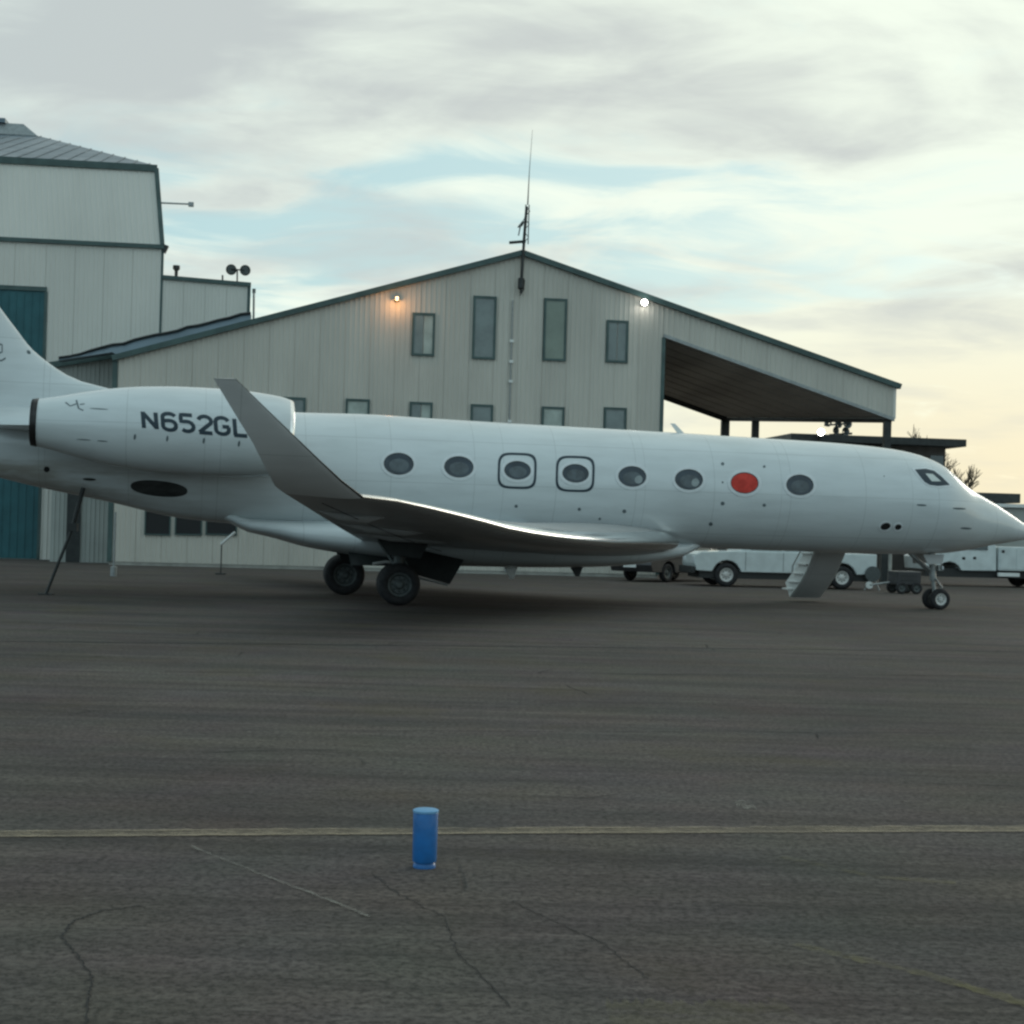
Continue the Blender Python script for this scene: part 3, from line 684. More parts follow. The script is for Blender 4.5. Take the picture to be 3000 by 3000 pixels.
# ================================================================== GABLED HANGAR
HF = Frame((-900/FPX*57, 57, 0), radians(7))
han = thing('hangar', 'grey gabled hangar with ribbed metal walls and open canopy behind the jet', 'hangar', HF)
pr = HF.px(1530, 737); pl = HF.px(338, 1043); pc = HF.px(2622, 1124); a_l, a_r = pl.x, HF.px(1943, 1000).x; a_c = HF.px(2618, 1200).x
kL = (pr.z-pl.z)/(pr.x-pl.x); kR = (pc.z-pr.z)/(pc.x-pr.x)
def roofz(a): return pr.z+kL*(a-pr.x) if a < pr.x else pr.z+kR*(a-pr.x)
f0, f1 = HF.px(1945, 980), HF.px(2615, 1224); kf = (f1.z-f0.z)/(f1.x-f0.x)
def fasz(a): return f0.z+kf*(a-f0.x)
def rib_panel(a0, a1, zb, zt, y, parent, m, nr=5, dep=.024, name='wall_panel', ybot=None):
    cols = []; wdt = (a1-a0)/nr
    for r in range(nr):
        s = a0+wdt*r; cols += [(s, 0), (s+wdt*.62, 0), (s+wdt*.70, dep), (s+wdt*.90, dep)]
    cols.append((a1-.004, 0)); cols[0] = (a0+.004, 0)
    v = []; f = []
    for a, d in cols: v += [(a, y-d, zb(a)), (a, y-d, zt(a))]
    n = len(cols)
    for i in range(n-1): f.append((2*i, 2*i+2, 2*i+3, 2*i+1))
    # back and side edges give the sheet a thickness
    k = len(v); v += [(a0+.004, y+.05, zb(a0)), (a0+.004, y+.05, zt(a0)), (a1-.004, y+.05, zb(a1)), (a1-.004, y+.05, zt(a1))]
    f += [(0, 1, k+1, k), (2*n-2, k+2, k+3, 2*n-1), (k, k+1, k+3, k+2)]
    return MB().add(v, f).build(name, m, parent)
PW = .92; nP = int((a_r-a_l)/PW); pw = (a_r-a_l)/nP
for i in range(nP):
    a0 = a_l+pw*i; rib_panel(a0, a0+pw, lambda a: .12, lambda a: roofz(a)-.06, 0, han, 'panel')
nC = int((a_c-a_r)/PW); pw = (a_c-a_r)/nC
for i in range(nC):
    a0 = a_r+pw*i; rib_panel(a0, a0+pw, lambda a: fasz(a)-.0, lambda a: roofz(a)-.06, 0, han, 'panel')
DEP = 14.5; a2 = HF.px(2125, 1235, DEP).x
MB().box((a_l-.02, .02, 0), (a_r+.02, .30, .12)).build('plinth', 'conc', han)
# inner shell: side, rear and right walls
sh = MB(); sh.prism([(a_l+.1, .12, 0), (a_r-.02, .12, 0), (a_r-.02, .12, roofz(a_r)-.12), (pr.x, .12, pr.z-.12), (a_l+.1, .12, roofz(a_l+.1)-.12)], (0, DEP-.2, 0)); sh.build('wall', 'panel', han)
def roofslab(a0, a1, y0, y1, th, name, m):
    z0, z1 = roofz(a0), roofz(a1)
    return MB().hexa([(a0,y0,z0-th),(a1,y0,z1-th),(a1,y1,z1-th),(a0,y1,z0-th),(a0,y0,z0),(a1,y0,z1),(a1,y1,z1),(a0,y1,z0)]).build(name, m, han)
a_w = HF.px(2627, 1128).x
roofslab(a_l-.1, pr.x, -.12, DEP, .16, 'roof', 'roofdark'); MB().hexa([(pr.x,-.12,pr.z-.16),(a_w+.1,-.12,roofz(a_w+.1)-.16),(a2+.2,DEP,roofz(a2+.2)-.16),(pr.x,DEP,pr.z-.16),(pr.x,-.12,pr.z),(a_w+.1,-.12,roofz(a_w+.1)),(a2+.2,DEP,roofz(a2+.2)),(pr.x,DEP,pr.z)]).build('roof', 'roofdark', han)
def acy(y): return lerp(a_c, a2+.1, y/DEP)
for a0, a1 in ((a_l-.1, pr.x), (pr.x, a_w+.12)):
    m_ = MB(); beam(m_, (a0, -.16, roofz(a0)-.06), (a1, -.16, roofz(a1)-.06), .20, .07); m_.build('gable_trim', 'trim', han)
# canopy soffit, eave, rear edge, side edge, posts
rc = None
zso = lambda a: fasz(a)+.02
m_ = MB().hexa([(a_r,.08,zso(a_r)),(a_c-.05,.08,zso(a_c)),(a2-.05,DEP-.1,zso(a2)),(a_r,DEP-.1,zso(a_r)),(a_r,.08,zso(a_r)+.06),(a_c-.05,.08,zso(a_c)+.06),(a2-.05,DEP-.1,zso(a2)+.06),(a_r,DEP-.1,zso(a_r)+.06)])
m_.build('soffit', 'soffit', han)
for y in [i*1.5+1.0 for i in range(9)]:
    m_ = MB(); beam(m_, (a_r, y, zso(a_r)-.03), (acy(y)-.1, y, zso(acy(y)-.1)-.03), .03, .05); m_.build('soffit_batten', 'soffit', han)
m_ = MB(); beam(m_, (a_r, -.03, fasz(a_r)-.05), (a_c, -.03, fasz(a_c)-.05), .12, .12); m_.build('fascia_trim', 'steel', han)
m_ = MB(); beam(m_, (a_r, DEP-.1, fasz(a_r)-.1), (a2, DEP-.1, fasz(a2)-.1), .24, .14); m_.build('rear_beam', 'dark', han)
MB().hexa([(a_c-.02,.07,fasz(a_c)-.12),(a_c+.08,.07,fasz(a_c)-.12),(a2+.1,DEP,fasz(a2)-.12),(a2,DEP,fasz(a2)-.12),(a_c-.02,.07,roofz(a_c)-.17),(a_c+.08,.07,roofz(a_c)-.17),(a2+.1,DEP,roofz(a2)-.17),(a2,DEP,roofz(a2)-.17)]).build('eave_fascia', 'panel2', han)
m_ = MB(); beam(m_, (a_c-.08, .12, fasz(a_c)-.10), (a2-.02, DEP, fasz(a2)-.10), .14, .16, (0, 0, 1)); m_.build('eave_beam', 'dark', han)
for aa, yy, ww in ((a_c-.06, .14, .26), (a2+.12, DEP-.25, .38), (acy(DEP*.78)+.02, DEP*.78, .30)):
    MB().box((aa-ww, yy-.12, 0), (aa, yy+.12, fasz(aa)-.14)).build('canopy_post', 'dark', han)
m_ = MB(); m_.box((a_c-.02, -.03, fasz(a_c)-.02), (a_c+.08, .06, roofz(a_c)-.16)); m_.build('corner_trim', 'panel2', han)
MB().box((a_r-.06, -.05, .12), (a_r+.08, .06, fasz(a_r)-.12)).build('corner_trim', 'trim', han)
MB().box((a_l-.08, -.06, .12), (a_l+.10, .10, roofz(a_l)-.16)).build('corner_trim', 'trim', han)
# windows
def hwin(x0, x1, y0, y1, glass='glass', mull=0, z0=None, fw=.085, side=None):
    p = HF.px(x0, y0); q = HF.px(x1, y1); ax, bx = p.x, q.x; zt = HF.px((x0+x1)/2, y0).z; zb = z0 if z0 is not None else HF.px((x0+x1)/2, y1).z
    fr_ = MB(); y = -.085
    fr_.box((ax, y, zb), (ax+fw, .02, zt)); fr_.box((bx-fw, y, zb), (bx, .02, zt)); fr_.box((ax+fw, y, zt-fw), (bx-fw, .02, zt)); fr_.box((ax+fw, y, zb), (bx-fw, .02, zb+fw))
    f = fr_.build('window', 'trim', han)
    n = mull+1; wd = (bx-ax-2*fw)/n
    for k in range(n):
        g_ = glass if not isinstance(glass, (list, tuple)) else glass[k]
        MB().box((ax+fw+wd*k+(.02 if k else 0), -.045, zb+fw), (ax+fw+wd*(k+1)-(.02 if k < mull else 0), -.038, zt-fw)).build('pane', g_, f)
    return f
M['g1'] = mat('pane_greyish', (.16, .20, .195), .15, var=.3, vscale=1.2, spec=.7)
M['g2'] = mat('pane_greenish', (.17, .215, .17), .15, var=.2, vscale=1.0, spec=.7)
hwin(1208,1272,917,1043, ['g1','blind'], 1); hwin(1387,1450,868,1053, 'g1'); hwin(1594,1657,875,1058, 'g2'); hwin(1777,1838,939,1063, ['g1','g1'], 1)
for x0, x1, y0, gl in ((828,892,1164,'g1'),(1013,1080,1169,'blind'),(1200,1264,1178,['g1','blind']),(1379,1441,1185,'g1'),(1587,1650,1192,'blind'),(1769,1832,1194,'g1')):
    hwin(x0, x1, y0, y0+140, gl, 1 if isinstance(gl, list) else 0)
for x0, x1 in ((425,500),(514,592),(604,694)):
    hwin(x0, x1, 1496, 1568, 'black', 0, fw=.05)
# downpipe with brackets, below the mast
dp = HF.px(1502, 880); m_ = MB().tube([(dp.x, -.07, .1), (dp.x, -.07, dp.z)], .035, 8).build('conduit', 'steel', han, 40)
for y in (1000, 1118, 1235, 1060):
    z = HF.px(1502, y).z; MB().box((dp.x-.07, -.13, z-.05), (dp.x+.07, -.0, z+.05)).build('bracket', 'whitep', han)
# set-back lower bay on the left
e0, e1 = HF.px(163, 1068, 2.0), HF.px(345, 1040, 2.0)
kx = (e1.z-e0.z)/(e1.x-e0.x); ez = lambda a: e0.z+kx*(a-e0.x)
nE = 3; pw = (a_l-e0.x)/nE
M['panel3'] = mat('cladding_bay', (.34, .36, .34), .7, var=.15, vscale=.5)
for i in range(nE): rib_panel(e0.x+pw*i, e0.x+pw*(i+1), lambda a: .0, lambda a: ez(a)-.05, 2.0, han, 'panel3')
m_ = MB(); beam(m_, (e0.x-.2, 1.9, ez(e0.x-.2)), (a_l+.2, 1.9, ez(a_l+.2)), .22, .12); m_.build('gable_trim', 'trim', han)
MB().hexa([(e0.x-.2,1.95,ez(e0.x-.2)),(a_l,1.95,ez(a_l)),(a_l,5.9,ez(a_l)),(e0.x-.2,5.9,ez(e0.x-.2)),(e0.x-.2,1.95,ez(e0.x-.2)+.1),(a_l,1.95,ez(a_l)+.1),(a_l,5.9,ez(a_l)+.35),(e0.x-.2,5.9,ez(e0.x-.2)+.35)]).build('roof', 'roofdark', han)
d0, d1 = HF.px(198, 1455, 1.95), HF.px(233, 1640, 1.95)
MB().box((d0.x, 1.90, 0), (d1.x, 1.96, 2.6)).build('side_door', 'dark', han)
# cable tray / conduit run along the left roof slope
m_ = MB(); q = []
qa, qb = HF.px(172, 1050, .9), HF.px(735, 915, .9)
for i in range(19):
    p = qa.lerp(qb, i/18); q.append((p.x, .9, p.z+random.uniform(-.04, .04)))
m_.tube(q, .05, 6); m_.build('roof_conduit', 'dark', han, 40)
rb = MB()
for (p0_, p1_) in zip(q, q[1:]):
    zz = [(roofz(p[0]) if p[0] > a_l-.1 else ez(p[0]))-.02 for p in (p0_, p1_)]
    rb.hexa([(p0_[0],.75,zz[0]),(p1_[0],.75,zz[1]),(p1_[0],1.5,zz[1]),(p0_[0],1.5,zz[0]),(p0_[0],.95,p0_[2]-.03),(p1_[0],.95,p1_[2]-.03),(p1_[0],1.5,p1_[2]-.03),(p0_[0],1.5,p0_[2]-.03)])
rb.build('roof_curb', 'roofm', han)

# wall lamps (lit in the photo)
def lamp(name, x, y, label, m, r, power, colr, yoff=-.35):
    p = HF.px(x, y, yoff); t = thing(name, label, 'lamp', loc=HF.o+HF.R@p, yaw=HF.yaw)
    MB().box((-.08, .22, -.05), (.08, .32, .12)).build('bracket', 'dark', t, None, .01)
    MB().lathe((0, .06, .10), (0, 0, -1), [(0, .001), (0, .05), (.03, .10), (.10, .17), (.11, .17)], 20).build('shade', 'steel', t, 40)
    MB().lathe((0, .0, .04), (0, 0, -1), [(-r, .001), (-r*.8, r*.6), (-r*.3, r*.95), (0, r), (r*.3, r*.95), (r*.8, r*.6), (r, .001)], 18).build('bulb', m, t, 60)
    L = bpy.data.lights.new('lamp_light', 'POINT'); L.energy = power; L.color = colr; L.shadow_soft_size = .12
    lo = bpy.data.objects.new('lamp_light', L); C.objects.link(lo); lo.parent = t; lo.location = (0, -.22, -.12)
    return t
lamp('wall_lamp', 1163, 878, 'orange glowing wall lamp on the left part of the hangar gable', 'lampo', .07, 18, (1, .48, .2))
lamp('wall_lamp', 1888, 889, 'bright white wall lamp under the right slope of the hangar gable', 'lampw', .12, .8, (1, .95, .85))

# mast with aerials on the ridge
mo = HF.px(1532, 740, -.25)
mast = thing('antenna_mast', 'dark antenna mast with whip aerial at the peak of the gabled hangar', 'mast', loc=HF.o+HF.R@mo, yaw=HF.yaw)
def mpt(x, y): return HF.px(x, y, -.25)-mo
m_ = MB(); m_.tube([mpt(1526, 860), mpt(1529, 800), mpt(1533, 740), mpt(1543, 605)], .055, 8); m_.build('pole', 'dark', mast, 40)
for dx_ in (-.11, .09):
    m_ = MB(); a, b = mpt(1540, 715), mpt(1546, 600); m_.tube([a+Vector((dx_, 0, 0)), b+Vector((dx_*.6, 0, 0))], .022, 6); m_.build('lattice_leg', 'dark', mast)
for i in range(6):
    a = mpt(1540, 715).lerp(mpt(1546, 600), i/6); b = mpt(1540, 715).lerp(mpt(1546, 600), (i+1)/6); s = 1 if i % 2 else -1
    MB().tube([a+Vector((.1*s, 0, 0)), b+Vector((-.09*s, 0, 0))], .014, 5).build('lattice_brace', 'dark', mast)
MB().tube([mpt(1546, 600), mpt(1551, 500), mpt(1560, 380)], [.028, .014, .005], 6).build('whip_aerial', 'dark', mast, 40)
MB().tube([mpt(1492, 711), mpt(1540, 707)], .055, 8).build('side_arm', 'dark', mast, 40)
MB().lathe(mpt(1530, 662), (-.6, -.2, .5), [(0, .02), (.03, .10), (.08, .17), (.085, .16), (.05, .1)], 14).build('dish', 'dark', mast, 40)
MB().tube([mpt(1519, 690), mpt(1526, 655), mpt(1537, 640)], .03, 6).build('bracket', 'steel', mast, 40)
MB().lathe(mpt(1527, 812), (0, 0, -1), [(0, .02), (.05, .12), (.42, .12), (.5, .03)], 12).build('junction_box', 'dark', mast, 40)
MB().tube([mpt(1537, 820), mpt(1534, 850), mpt(1522, 866)], .02, 6).build('cable', 'dark', mast, 40)

# ================================================================== TALL HANGAR (left)
TF = Frame(((60-1500)/FPX*60.5, 60.5, 0), radians(7))
tall = thing('tall_hangar', 'tall pale hangar with battered upper wall and teal sliding door at left', 'hangar', TF)
t_tr, t_tl = TF.px(455, 494, .55), TF.px(-420, 450, .55)      # upper fascia line (leans back)
t_lr, t_ll = TF.px(475, 724, 0), TF.px(-420, 690, 0)
def t_panels(a0, a1, zb, zt, y, m, wdt=1.2):
    n = max(1, int(round((a1-a0)/wdt))); pw_ = (a1-a0)/n
    for i in range(n): rib_panel(a0+pw_*i, a0+pw_*(i+1), zb, zt, y, tall, m, 6, .02)
zled = t_lr.z; ae = t_lr.x; al = t_ll.x
dr = TF.px(133, 850, 0); dl = TF.px(-420, 830, 0)
t_panels(al, dr.x, lambda a: dr.z, lambda a: zled, 0, 'panel2'); t_panels(dr.x, ae, lambda a: 0.0, lambda a: zled, 0, 'panel2')
# upper battered wall
nU = int((ae-al)/1.2); 
for i in range(nU):
    s0, s1 = i/nU, (i+1)/nU; cols = []
    for k in range(6):
        for u, d in ((0, 0), (.62, 0), (.7, .02), (.9, .02)): cols.append((lerp(s0, s1, (k+u)/6), d))
    cols.append((s1, 0)); v = []; f = []
    for s_, d in cols:
        b = Vector((lerp(al, ae, s_), -d+.0, zled)); t_ = Vector((lerp(t_tl.x, t_tr.x, s_), .55-d, t_tr.z)); v += [b, t_]
    for k in range(len(cols)-1): f.append((2*k, 2*k+2, 2*k+3, 2*k+1))
    MB().add(v, f).build('wall_panel', 'panel2', tall)
# body behind the skins
MB().hexa([(al,.06,0),(ae-.02,.06,0),(ae-9,26,0),(al,26,0),(al,.06,zled),(ae-.02,.06,zled),(ae-9,26,zled),(al,26,zled)]).build('wall', 'panel2', tall)
MB().hexa([(al,.08,zled),(ae-.02,.08,zled),(ae-9,26,zled),(al,26,zled),(t_tl.x,.62,t_tr.z),(t_tr.x-.02,.62,t_tr.z),(t_tr.x-9,25.5,t_tr.z),(t_tl.x,25.5,t_tr.z)]).build('upper_wall', 'panel2', tall)
m_ = MB(); beam(m_, (t_tl.x, .50, t_tr.z), (t_tr.x+.08, .50, t_tr.z), .26, .14); m_.build('eave_trim', 'trim', tall)
m_ = MB(); beam(m_, (al, -.06, zled), (ae+.08, -.06, zled), .16, .14); m_.build('ledge_trim', 'trim', tall)
m_ = MB(); beam(m_, (ae+.02, -.02, zled), (t_tr.x+.05, .50, t_tr.z), .17, .12); m_.build('corner_trim', 'trim', tall)
MB().box((ae-.02, -.03, 4), (ae+.07, .10, zled-.08)).build('corner_trim', 'trim', tall)
MB().prism([(ae+.02, -.1, zled+.12), (ae+.25, -.1, zled+.05), (ae+.12, -.1, zled-.25), (ae+.02, -.1, zled-.15)], (0, .25, 0)).build('gutter_end', 'dark', tall)
# hip roof
h1 = TF.px(112, 398, 13.0); h0 = TF.px(-420, 366, 13.0); h0.z = h1.z
E1, E0 = Vector((t_tr.x+.05, .45, t_tr.z+.10)), Vector((t_tl.x, .45, t_tr.z+.10)); E2 = Vector((E1.x-9, 25.5, E1.z)); E3 = Vector((E0.x, 25.5, E0.z))
rf = MB(); rf.add([E0, E1, E2, E3, h0, h1], [(0,1,5,4), (1,2,5), (2,3,4,5), (0,4,3), (0,3,2,1)]); rf.build('roof', 'roofm', tall)
for i in range(18):
    s_ = (i+.5)/18; b = E0.lerp(E1, s_); t_ = Vector((min(b.x, h1.x), 13, h1.z)); 
    if b.x > h1.x: t_ = E1.lerp(h1, (E1.x-b.x)/(E1.x-h1.x)); 
    m_ = MB(); beam(m_, b+Vector((0, -.01, .02)), t_+Vector((0, 0, .02)), .05, .04, (0, 0, 1)); m_.build('roof_seam', 'roofm', tall)
v1 = TF.px(72, 368, 13.0); v0 = TF.px(-300, 352, 13.0)
MB().hexa([(v0.x,12.6,h1.z-.1),(h1.x+.05,12.6,h1.z-.1),(h1.x+.05,13.6,h1.z-.1),(v0.x,13.6,h1.z-.1),(v0.x,12.7,v1.z),(v1.x,12.7,v1.z),(v1.x,13.5,v1.z),(v0.x,13.5,v1.z)]).build('ridge_vent', 'steel', tall)
q1 = TF.px(20, 357, 12.9); MB().box((v0.x, 12.5, v1.z-.02), (q1.x, 13.7, v1.z+.18)).build('vent_cap', 'roofm', tall)
# teal sliding door in leaves
lw = (dr.x-dl.x)/3
for i in range(3):
    leaf = MB().box((dl.x+lw*i+.02, .02, .02), (dl.x+lw*(i+1)-.02, .055, dr.z-.02)).build('door_leaf', 'teal', tall)
    for k in range(8): MB().box((dl.x+lw*(i+k/8)+.06, -.005, .05), (dl.x+lw*(i+k/8)+.10, .022, dr.z-.06)).build('door_rib', 'teal', leaf)
MB().box((dl.x, -.05, dr.z-.05), (dr.x+.06, .04, dr.z+.12)).build('door_header', 'trim', tall)
MB().box((dr.x-.02, -.05, 0), (dr.x+.09, .04, dr.z-.06)).build('door_jamb', 'trim', tall)
# annex to the right
x1 = TF.px(728, 834, 0); x0 = ae+.05; z0_ = TF.px(472, 812, 0).z; zA = lambda a: lerp(z0_, x1.z, (a-x0)/(x1.x-x0))
n = 4; pw_ = (x1.x-x0)/n
for i in range(n): rib_panel(x0+pw_*i, x0+pw_*(i+1), lambda a: 0., zA, 0, tall, 'panel2', 6, .02, 'annex_panel')
MB().hexa([(x0-8,.07,0),(x1.x,.07,0),(x1.x-5,14,0),(x0-8,14,0),(x0-8,.07,z0_-.02),(x1.x,.07,x1.z-.02),(x1.x-5,14,x1.z-.02),(x0-8,14,z0_-.02)]).build('annex_wall', 'panel2', tall)
m_ = MB(); beam(m_, (x0, -.05, z0_), (x1.x+.1, -.05, x1.z), .15, .14); m_.build('annex_trim', 'trim', tall)
MB().box((x1.x-.03, -.04, 5), (x1.x+.09, .08, x1.z-.08)).build('corner_trim', 'trim', tall)
# things fixed to the tall hangar
def tthing(name, label, cat, x, y, b=-.1):
    p = TF.px(x, y, b); return thing(name, label, cat, loc=TF.o+TF.R@p, yaw=TF.yaw), (lambda X, Y: TF.px(X, Y, b)-p)
t, f = tthing('roof_vent', 'small dark vent pipe on the flat annex roof', 'vent', 516, 812, .6)
MB().lathe((0, 0, -.1), (0, 0, 1), [(0, .06), (.35, .07), (.42, .14), (.56, .14), (.58, .001)], 14).build('pipe', 'dark', t, 40)
t, f = tthing('floodlight_pair', 'two round floodlights side by side above the annex roof', 'floodlight', 695, 826, .4)
MB().tube([f(652, 826), f(652, 806)], .035, 8).build('stub', 'dark', t)
MB().tube([f(695, 830), f(695, 790)], .03, 8).build('stem', 'dark', t); MB().tube([f(676, 788), f(716, 792)], .028, 8).build('crossbar', 'dark', t)
for X, Y in ((676, 789), (717, 791)):
    o = MB().lathe(f(X, Y)+Vector((0, .1, 0)), (.25, -1, -.1), [(-.12, .05), (-.1, .14), (.06, .215), (.08, .215), (.085, .17)], 20).build('lamp_head', 'dark', t, 40)
    MB().lathe(f(X, Y)+Vector((0, .1, 0)), (.25, -1, -.1), [(.075, .17), (.076, .001)], 20).build('lens', 'hubd', o, 40)
t, f = tthing('roof_pole', 'thin upright pole beside the annex corner', 'pole', 743, 925, .2)
MB().tube([f(743, 935), f(744, 850)], .045, 8).build('pole', 'steel', t, 40)
MB().box(tuple(f(739, 858)-Vector((0, .03, 0))), tuple(f(749, 850)+Vector((0, .03, .05)))).build('cap', 'dark', t)
t, f = tthing('wind_pole', 'thin horizontal arm with a small head at the tall hangar corner', 'arm', 466, 594, .3)
MB().tube([f(462, 594), f(556, 598)], .035, 8).build('arm', 'steel', t, 40)
MB().box(tuple(f(552, 605)-Vector((0, .08, 0))), tuple(f(568, 593)+Vector((0, .08, 0)))).build('head', 'steel', t, None, .01)
# white bollard post by the hangar
p = WF.gr(333, 1688)
t = thing('marker_post', 'thin white upright post in front of the gabled hangar under the tail', 'post', loc=p)
MB().tube([(0, 0, 0), (.0, 0, WF.px(338, 1500, p.y).z)], .035, 10).build('pole', 'steel', t, 40)
MB().lathe((0, 0, 0), (0, 0, 1), [(0, .10), (.28, .10), (.30, .04)], 14).build('sleeve', 'steel', t, 40)
p = WF.px(668, 1577, 50)
t = thing('tow_bar', 'short white tow bar propped on a stand near the hangar windows', 'tow bar', loc=(p.x, p.y, 0))
MB().tube([(-.22, 0, p.z-.20), (.22, 0, p.z+.20)], .045, 8).build('bar', 'whitep', t, 40)
MB().tube([(-.2, 0, 0), (-.2, 0, p.z-.17)], .02, 8).build('stand', 'dark', t, 40)
MB().box((-.35, -.15, 0), (-.05, .15, .04)).build('foot', 'dark', t)

# ================================================================== VEHICLES
sc.cycles.filter_width = 2.5
def veh_wheels(t, xs_, halfw, r, hubm='hub', wd=.24):
    for x in xs_:
        for s in (-1, 1): wheel(x, s*(halfw-.12), r, r, wd, hubm, t)
def side_profile(pts, arches, base, r):   # closed outline, clockwise from front bottom; arches cut in the bottom edge
    out = list(pts)
    low = []
    for ax in sorted(arches, reverse=True):
        for k in range(9): a = pi*k/8; low.append((ax+r*1.22*cos(a), max(base, r+r*1.15*sin(a)*1.05)))
    return out + low
def extr(prof, hw, parent, name, m, tum=0.0, zref=1.0, bevel=.03):
    n = len(prof); v = []
    for s in (-1, 1):
        for x, z in prof: v.append((x, s*(hw-tum*max(0, z-zref)), z))
    f = [tuple(range(n)), tuple(range(n, 2*n))[::-1]]+[(i, (i+1) % n, n+(i+1) % n, n+i) for i in range(n)]
    return MB().add(v, f).build(name, m, parent, None, bevel)
# white pickup under the forward fuselage
pk0 = WF.gr(2118, 1719); pk1x = 3.93
pk = thing('pickup_truck', 'white pickup truck parked behind the jet beside the airstair', 'pickup truck', loc=(pk0.x, pk0.y+.9, 0), yaw=radians(6))
base = .50; r = .40
prof = [(-1.02,base+.02),(-1.08,.75),(-1.05,1.05),(-.85,1.14),(.55,1.20),(3.0,1.20)]+[(5.1,1.20),(5.1,base+.05)]
prof = side_profile(prof, [0, pk1x], base, r)
extr(prof, .98, pk, 'body', 'vwhite', .0)
cab = extr([(.45,1.19),(1.05,1.85),(2.65,1.88),(2.95,1.19)], .92, pk, 'cab', 'vwhite', .18, 1.2)
for x0_, x1_ in ((.82,1.85),(1.95,2.72)):
    MB().hexa([(x0_,-.925,1.24),(x1_,-.925,1.24),(x1_,-.83,1.24),(x0_,-.83,1.24),(x0_+.25,-.825,1.74),(x1_-.05,-.825,1.74),(x1_-.05,-.75,1.74),(x0_+.25,-.75,1.74)]).build('side_window', 'glass', cab)
MB().box((-1.2,-.95,.42),(-1.05,.95,.66)).build('bumper', 'rubberdk', pk, None, .03); MB().box((5.1,-.9,.45),(5.25,.9,.62)).build('bumper', 'steel', pk, None, .03)
for s in (-1, 1): MB().box((-1.095,s*.70-.14,.80),(-1.02,s*.70+.14,1.0)).build('headlight', 'wframe', pk, None, .02)
MB().box((-.9,-.85,.28),(5.0,.85,base+.1)).build('chassis', 'rubberdk', pk)
for x_ in (.62, 1.9): MB().box((x_,-.985,.56),(x_+.012,-.978,1.18)).build('door_seam', 'dark', pk)
veh_wheels(pk, (0, pk1x), .98, r)
# dark car further left
c0_ = WF.gr(1905, 1706)
car = thing('parked_car', 'low dark car with a white number plate left of the white pickup', 'car', loc=(c0_.x, c0_.y+1, 0), yaw=radians(50))
prof = side_profile([(-1.0,.35),(-1.1,.6),(-1.0,.82),(.4,.92),(1.1,1.36),(2.5,1.38),(3.2,.98),(3.6,.92),(3.65,.4)], [0, 2.7], .32, .33)
extr(prof, .88, car, 'body', 'vdark', .25, .9)
MB().hexa([(.55,-.86,.93),(3.0,-.86,.97),(3.0,-.80,.97),(.55,-.80,.93),(1.15,-.79,1.30),(2.45,-.79,1.32),(2.45,-.72,1.32),(1.15,-.72,1.30)]).build('side_window', 'glass', car)
MB().box((-1.13,-.26,.50),(-1.09,.26,.62)).build('number_plate', 'whitep', car)
veh_wheels(car, (0, 2.7), .88, .33, 'hubd', .2)
# tall white van right
v0_ = at_z(2755, 60.0)
van = thing('utility_truck', 'long white service truck with low tool body parked behind the nose of the jet', 'truck', loc=(v0_.x, v0_.y, 0), yaw=radians(7))
prof = side_profile([(-1.0,.62),(-1.05,1.1),(-.7,1.28),(.2,1.36),(.8,1.95),(1.7,1.98),(1.85,1.5),(1.86,.62)], [0], .60, .42)
extr(prof, 1.0, van, 'cab', 'vwhite', .08, 1.3)
bx = MB(); bx.box((1.92,-1.06,.64),(6.0,1.06,1.55)); bx.build('tool_body', 'vwhite', van, None, .03)
for x_ in (1.98, 2.62, 3.5, 4.4, 5.2): MB().box((x_,-1.075,.70),(x_+.58,-1.062,1.47)).build('locker_door', 'vwhite', van, None, .006)
MB().hexa([(.35,-1.01,1.40),(1.5,-1.01,1.40),(1.5,-.95,1.40),(.35,-.95,1.40),(.75,-.945,1.85),(1.5,-.945,1.85),(1.5,-.88,1.85),(.75,-.88,1.85)]).build('side_window', 'glass', van)
MB().box((-.9,-.8,.35),(5.9,.8,.68)).build('chassis', 'rubberdk', van)
for x_, z_ in ((.50,1.02),(.93,1.04),(2.02,1.32)): MB().box((x_,-1.10 if x_>1.3 else -1.02,z_),(x_+.11,-1.07 if x_>1.3 else -.99,z_+.10)).build('latch', 'black', van, None, .01)
MB().box((1.9,-1.10,.42),(2.75,-.98,.56)).build('side_step', 'whitep', van, None, .01)
veh_wheels(van, (3.6, 4.5), 1.0, .42, 'hubd')
# utility cart & post near the nose gear
u0 = at_z(2650, 50.0)
ct = thing('ground_power_cart', 'dark low ground power cart with tow frame behind the nose gear', 'cart', loc=(u0.x, u0.y, 0), yaw=radians(9))
MB().box((-.35,-.4,.28),(.45,.4,.72)).build('housing', 'vdark', ct, None, .03)
for z in (.42, .56): MB().box((-.25,-.412,z),(.30,-.40,z+.03)).build('louvre', 'dark', ct)
MB().tube([(-.45,0,.35),(-1.1,0,.25)], .03, 8).build('tow_bar', 'steel', ct)
for x_ in (-.2, .3):
    for s in (-1, 1): wheel(x_, s*.38, .19, .19, .12, 'hubd', ct)
p = WF.gr(2606, 1714)
t = thing('bollard', 'slim pale grey post standing left of the ground power cart', 'post', loc=p)
MB().tube([(0,0,0),(0,0,1.35)], .07, 12).build('post', 'conc', t, 40)
u1 = at_z(2560, 52)
t = thing('hose_reel', 'small pale hose reel and fittings beside the pickup tail', 'reel', loc=u1)
MB().lathe((0,-.08,.55), (0,1,0), [(0,.001),(0,.26),(.03,.26),(.03,.12),(.14,.12),(.14,.26),(.17,.26),(.17,.001)], 20).build('reel', 'hubd', t, 40)
MB().tube([(-.25,0,.0),(0,0,.55),(.25,0,0)], .03, 8).build('stand', 'steel', t)
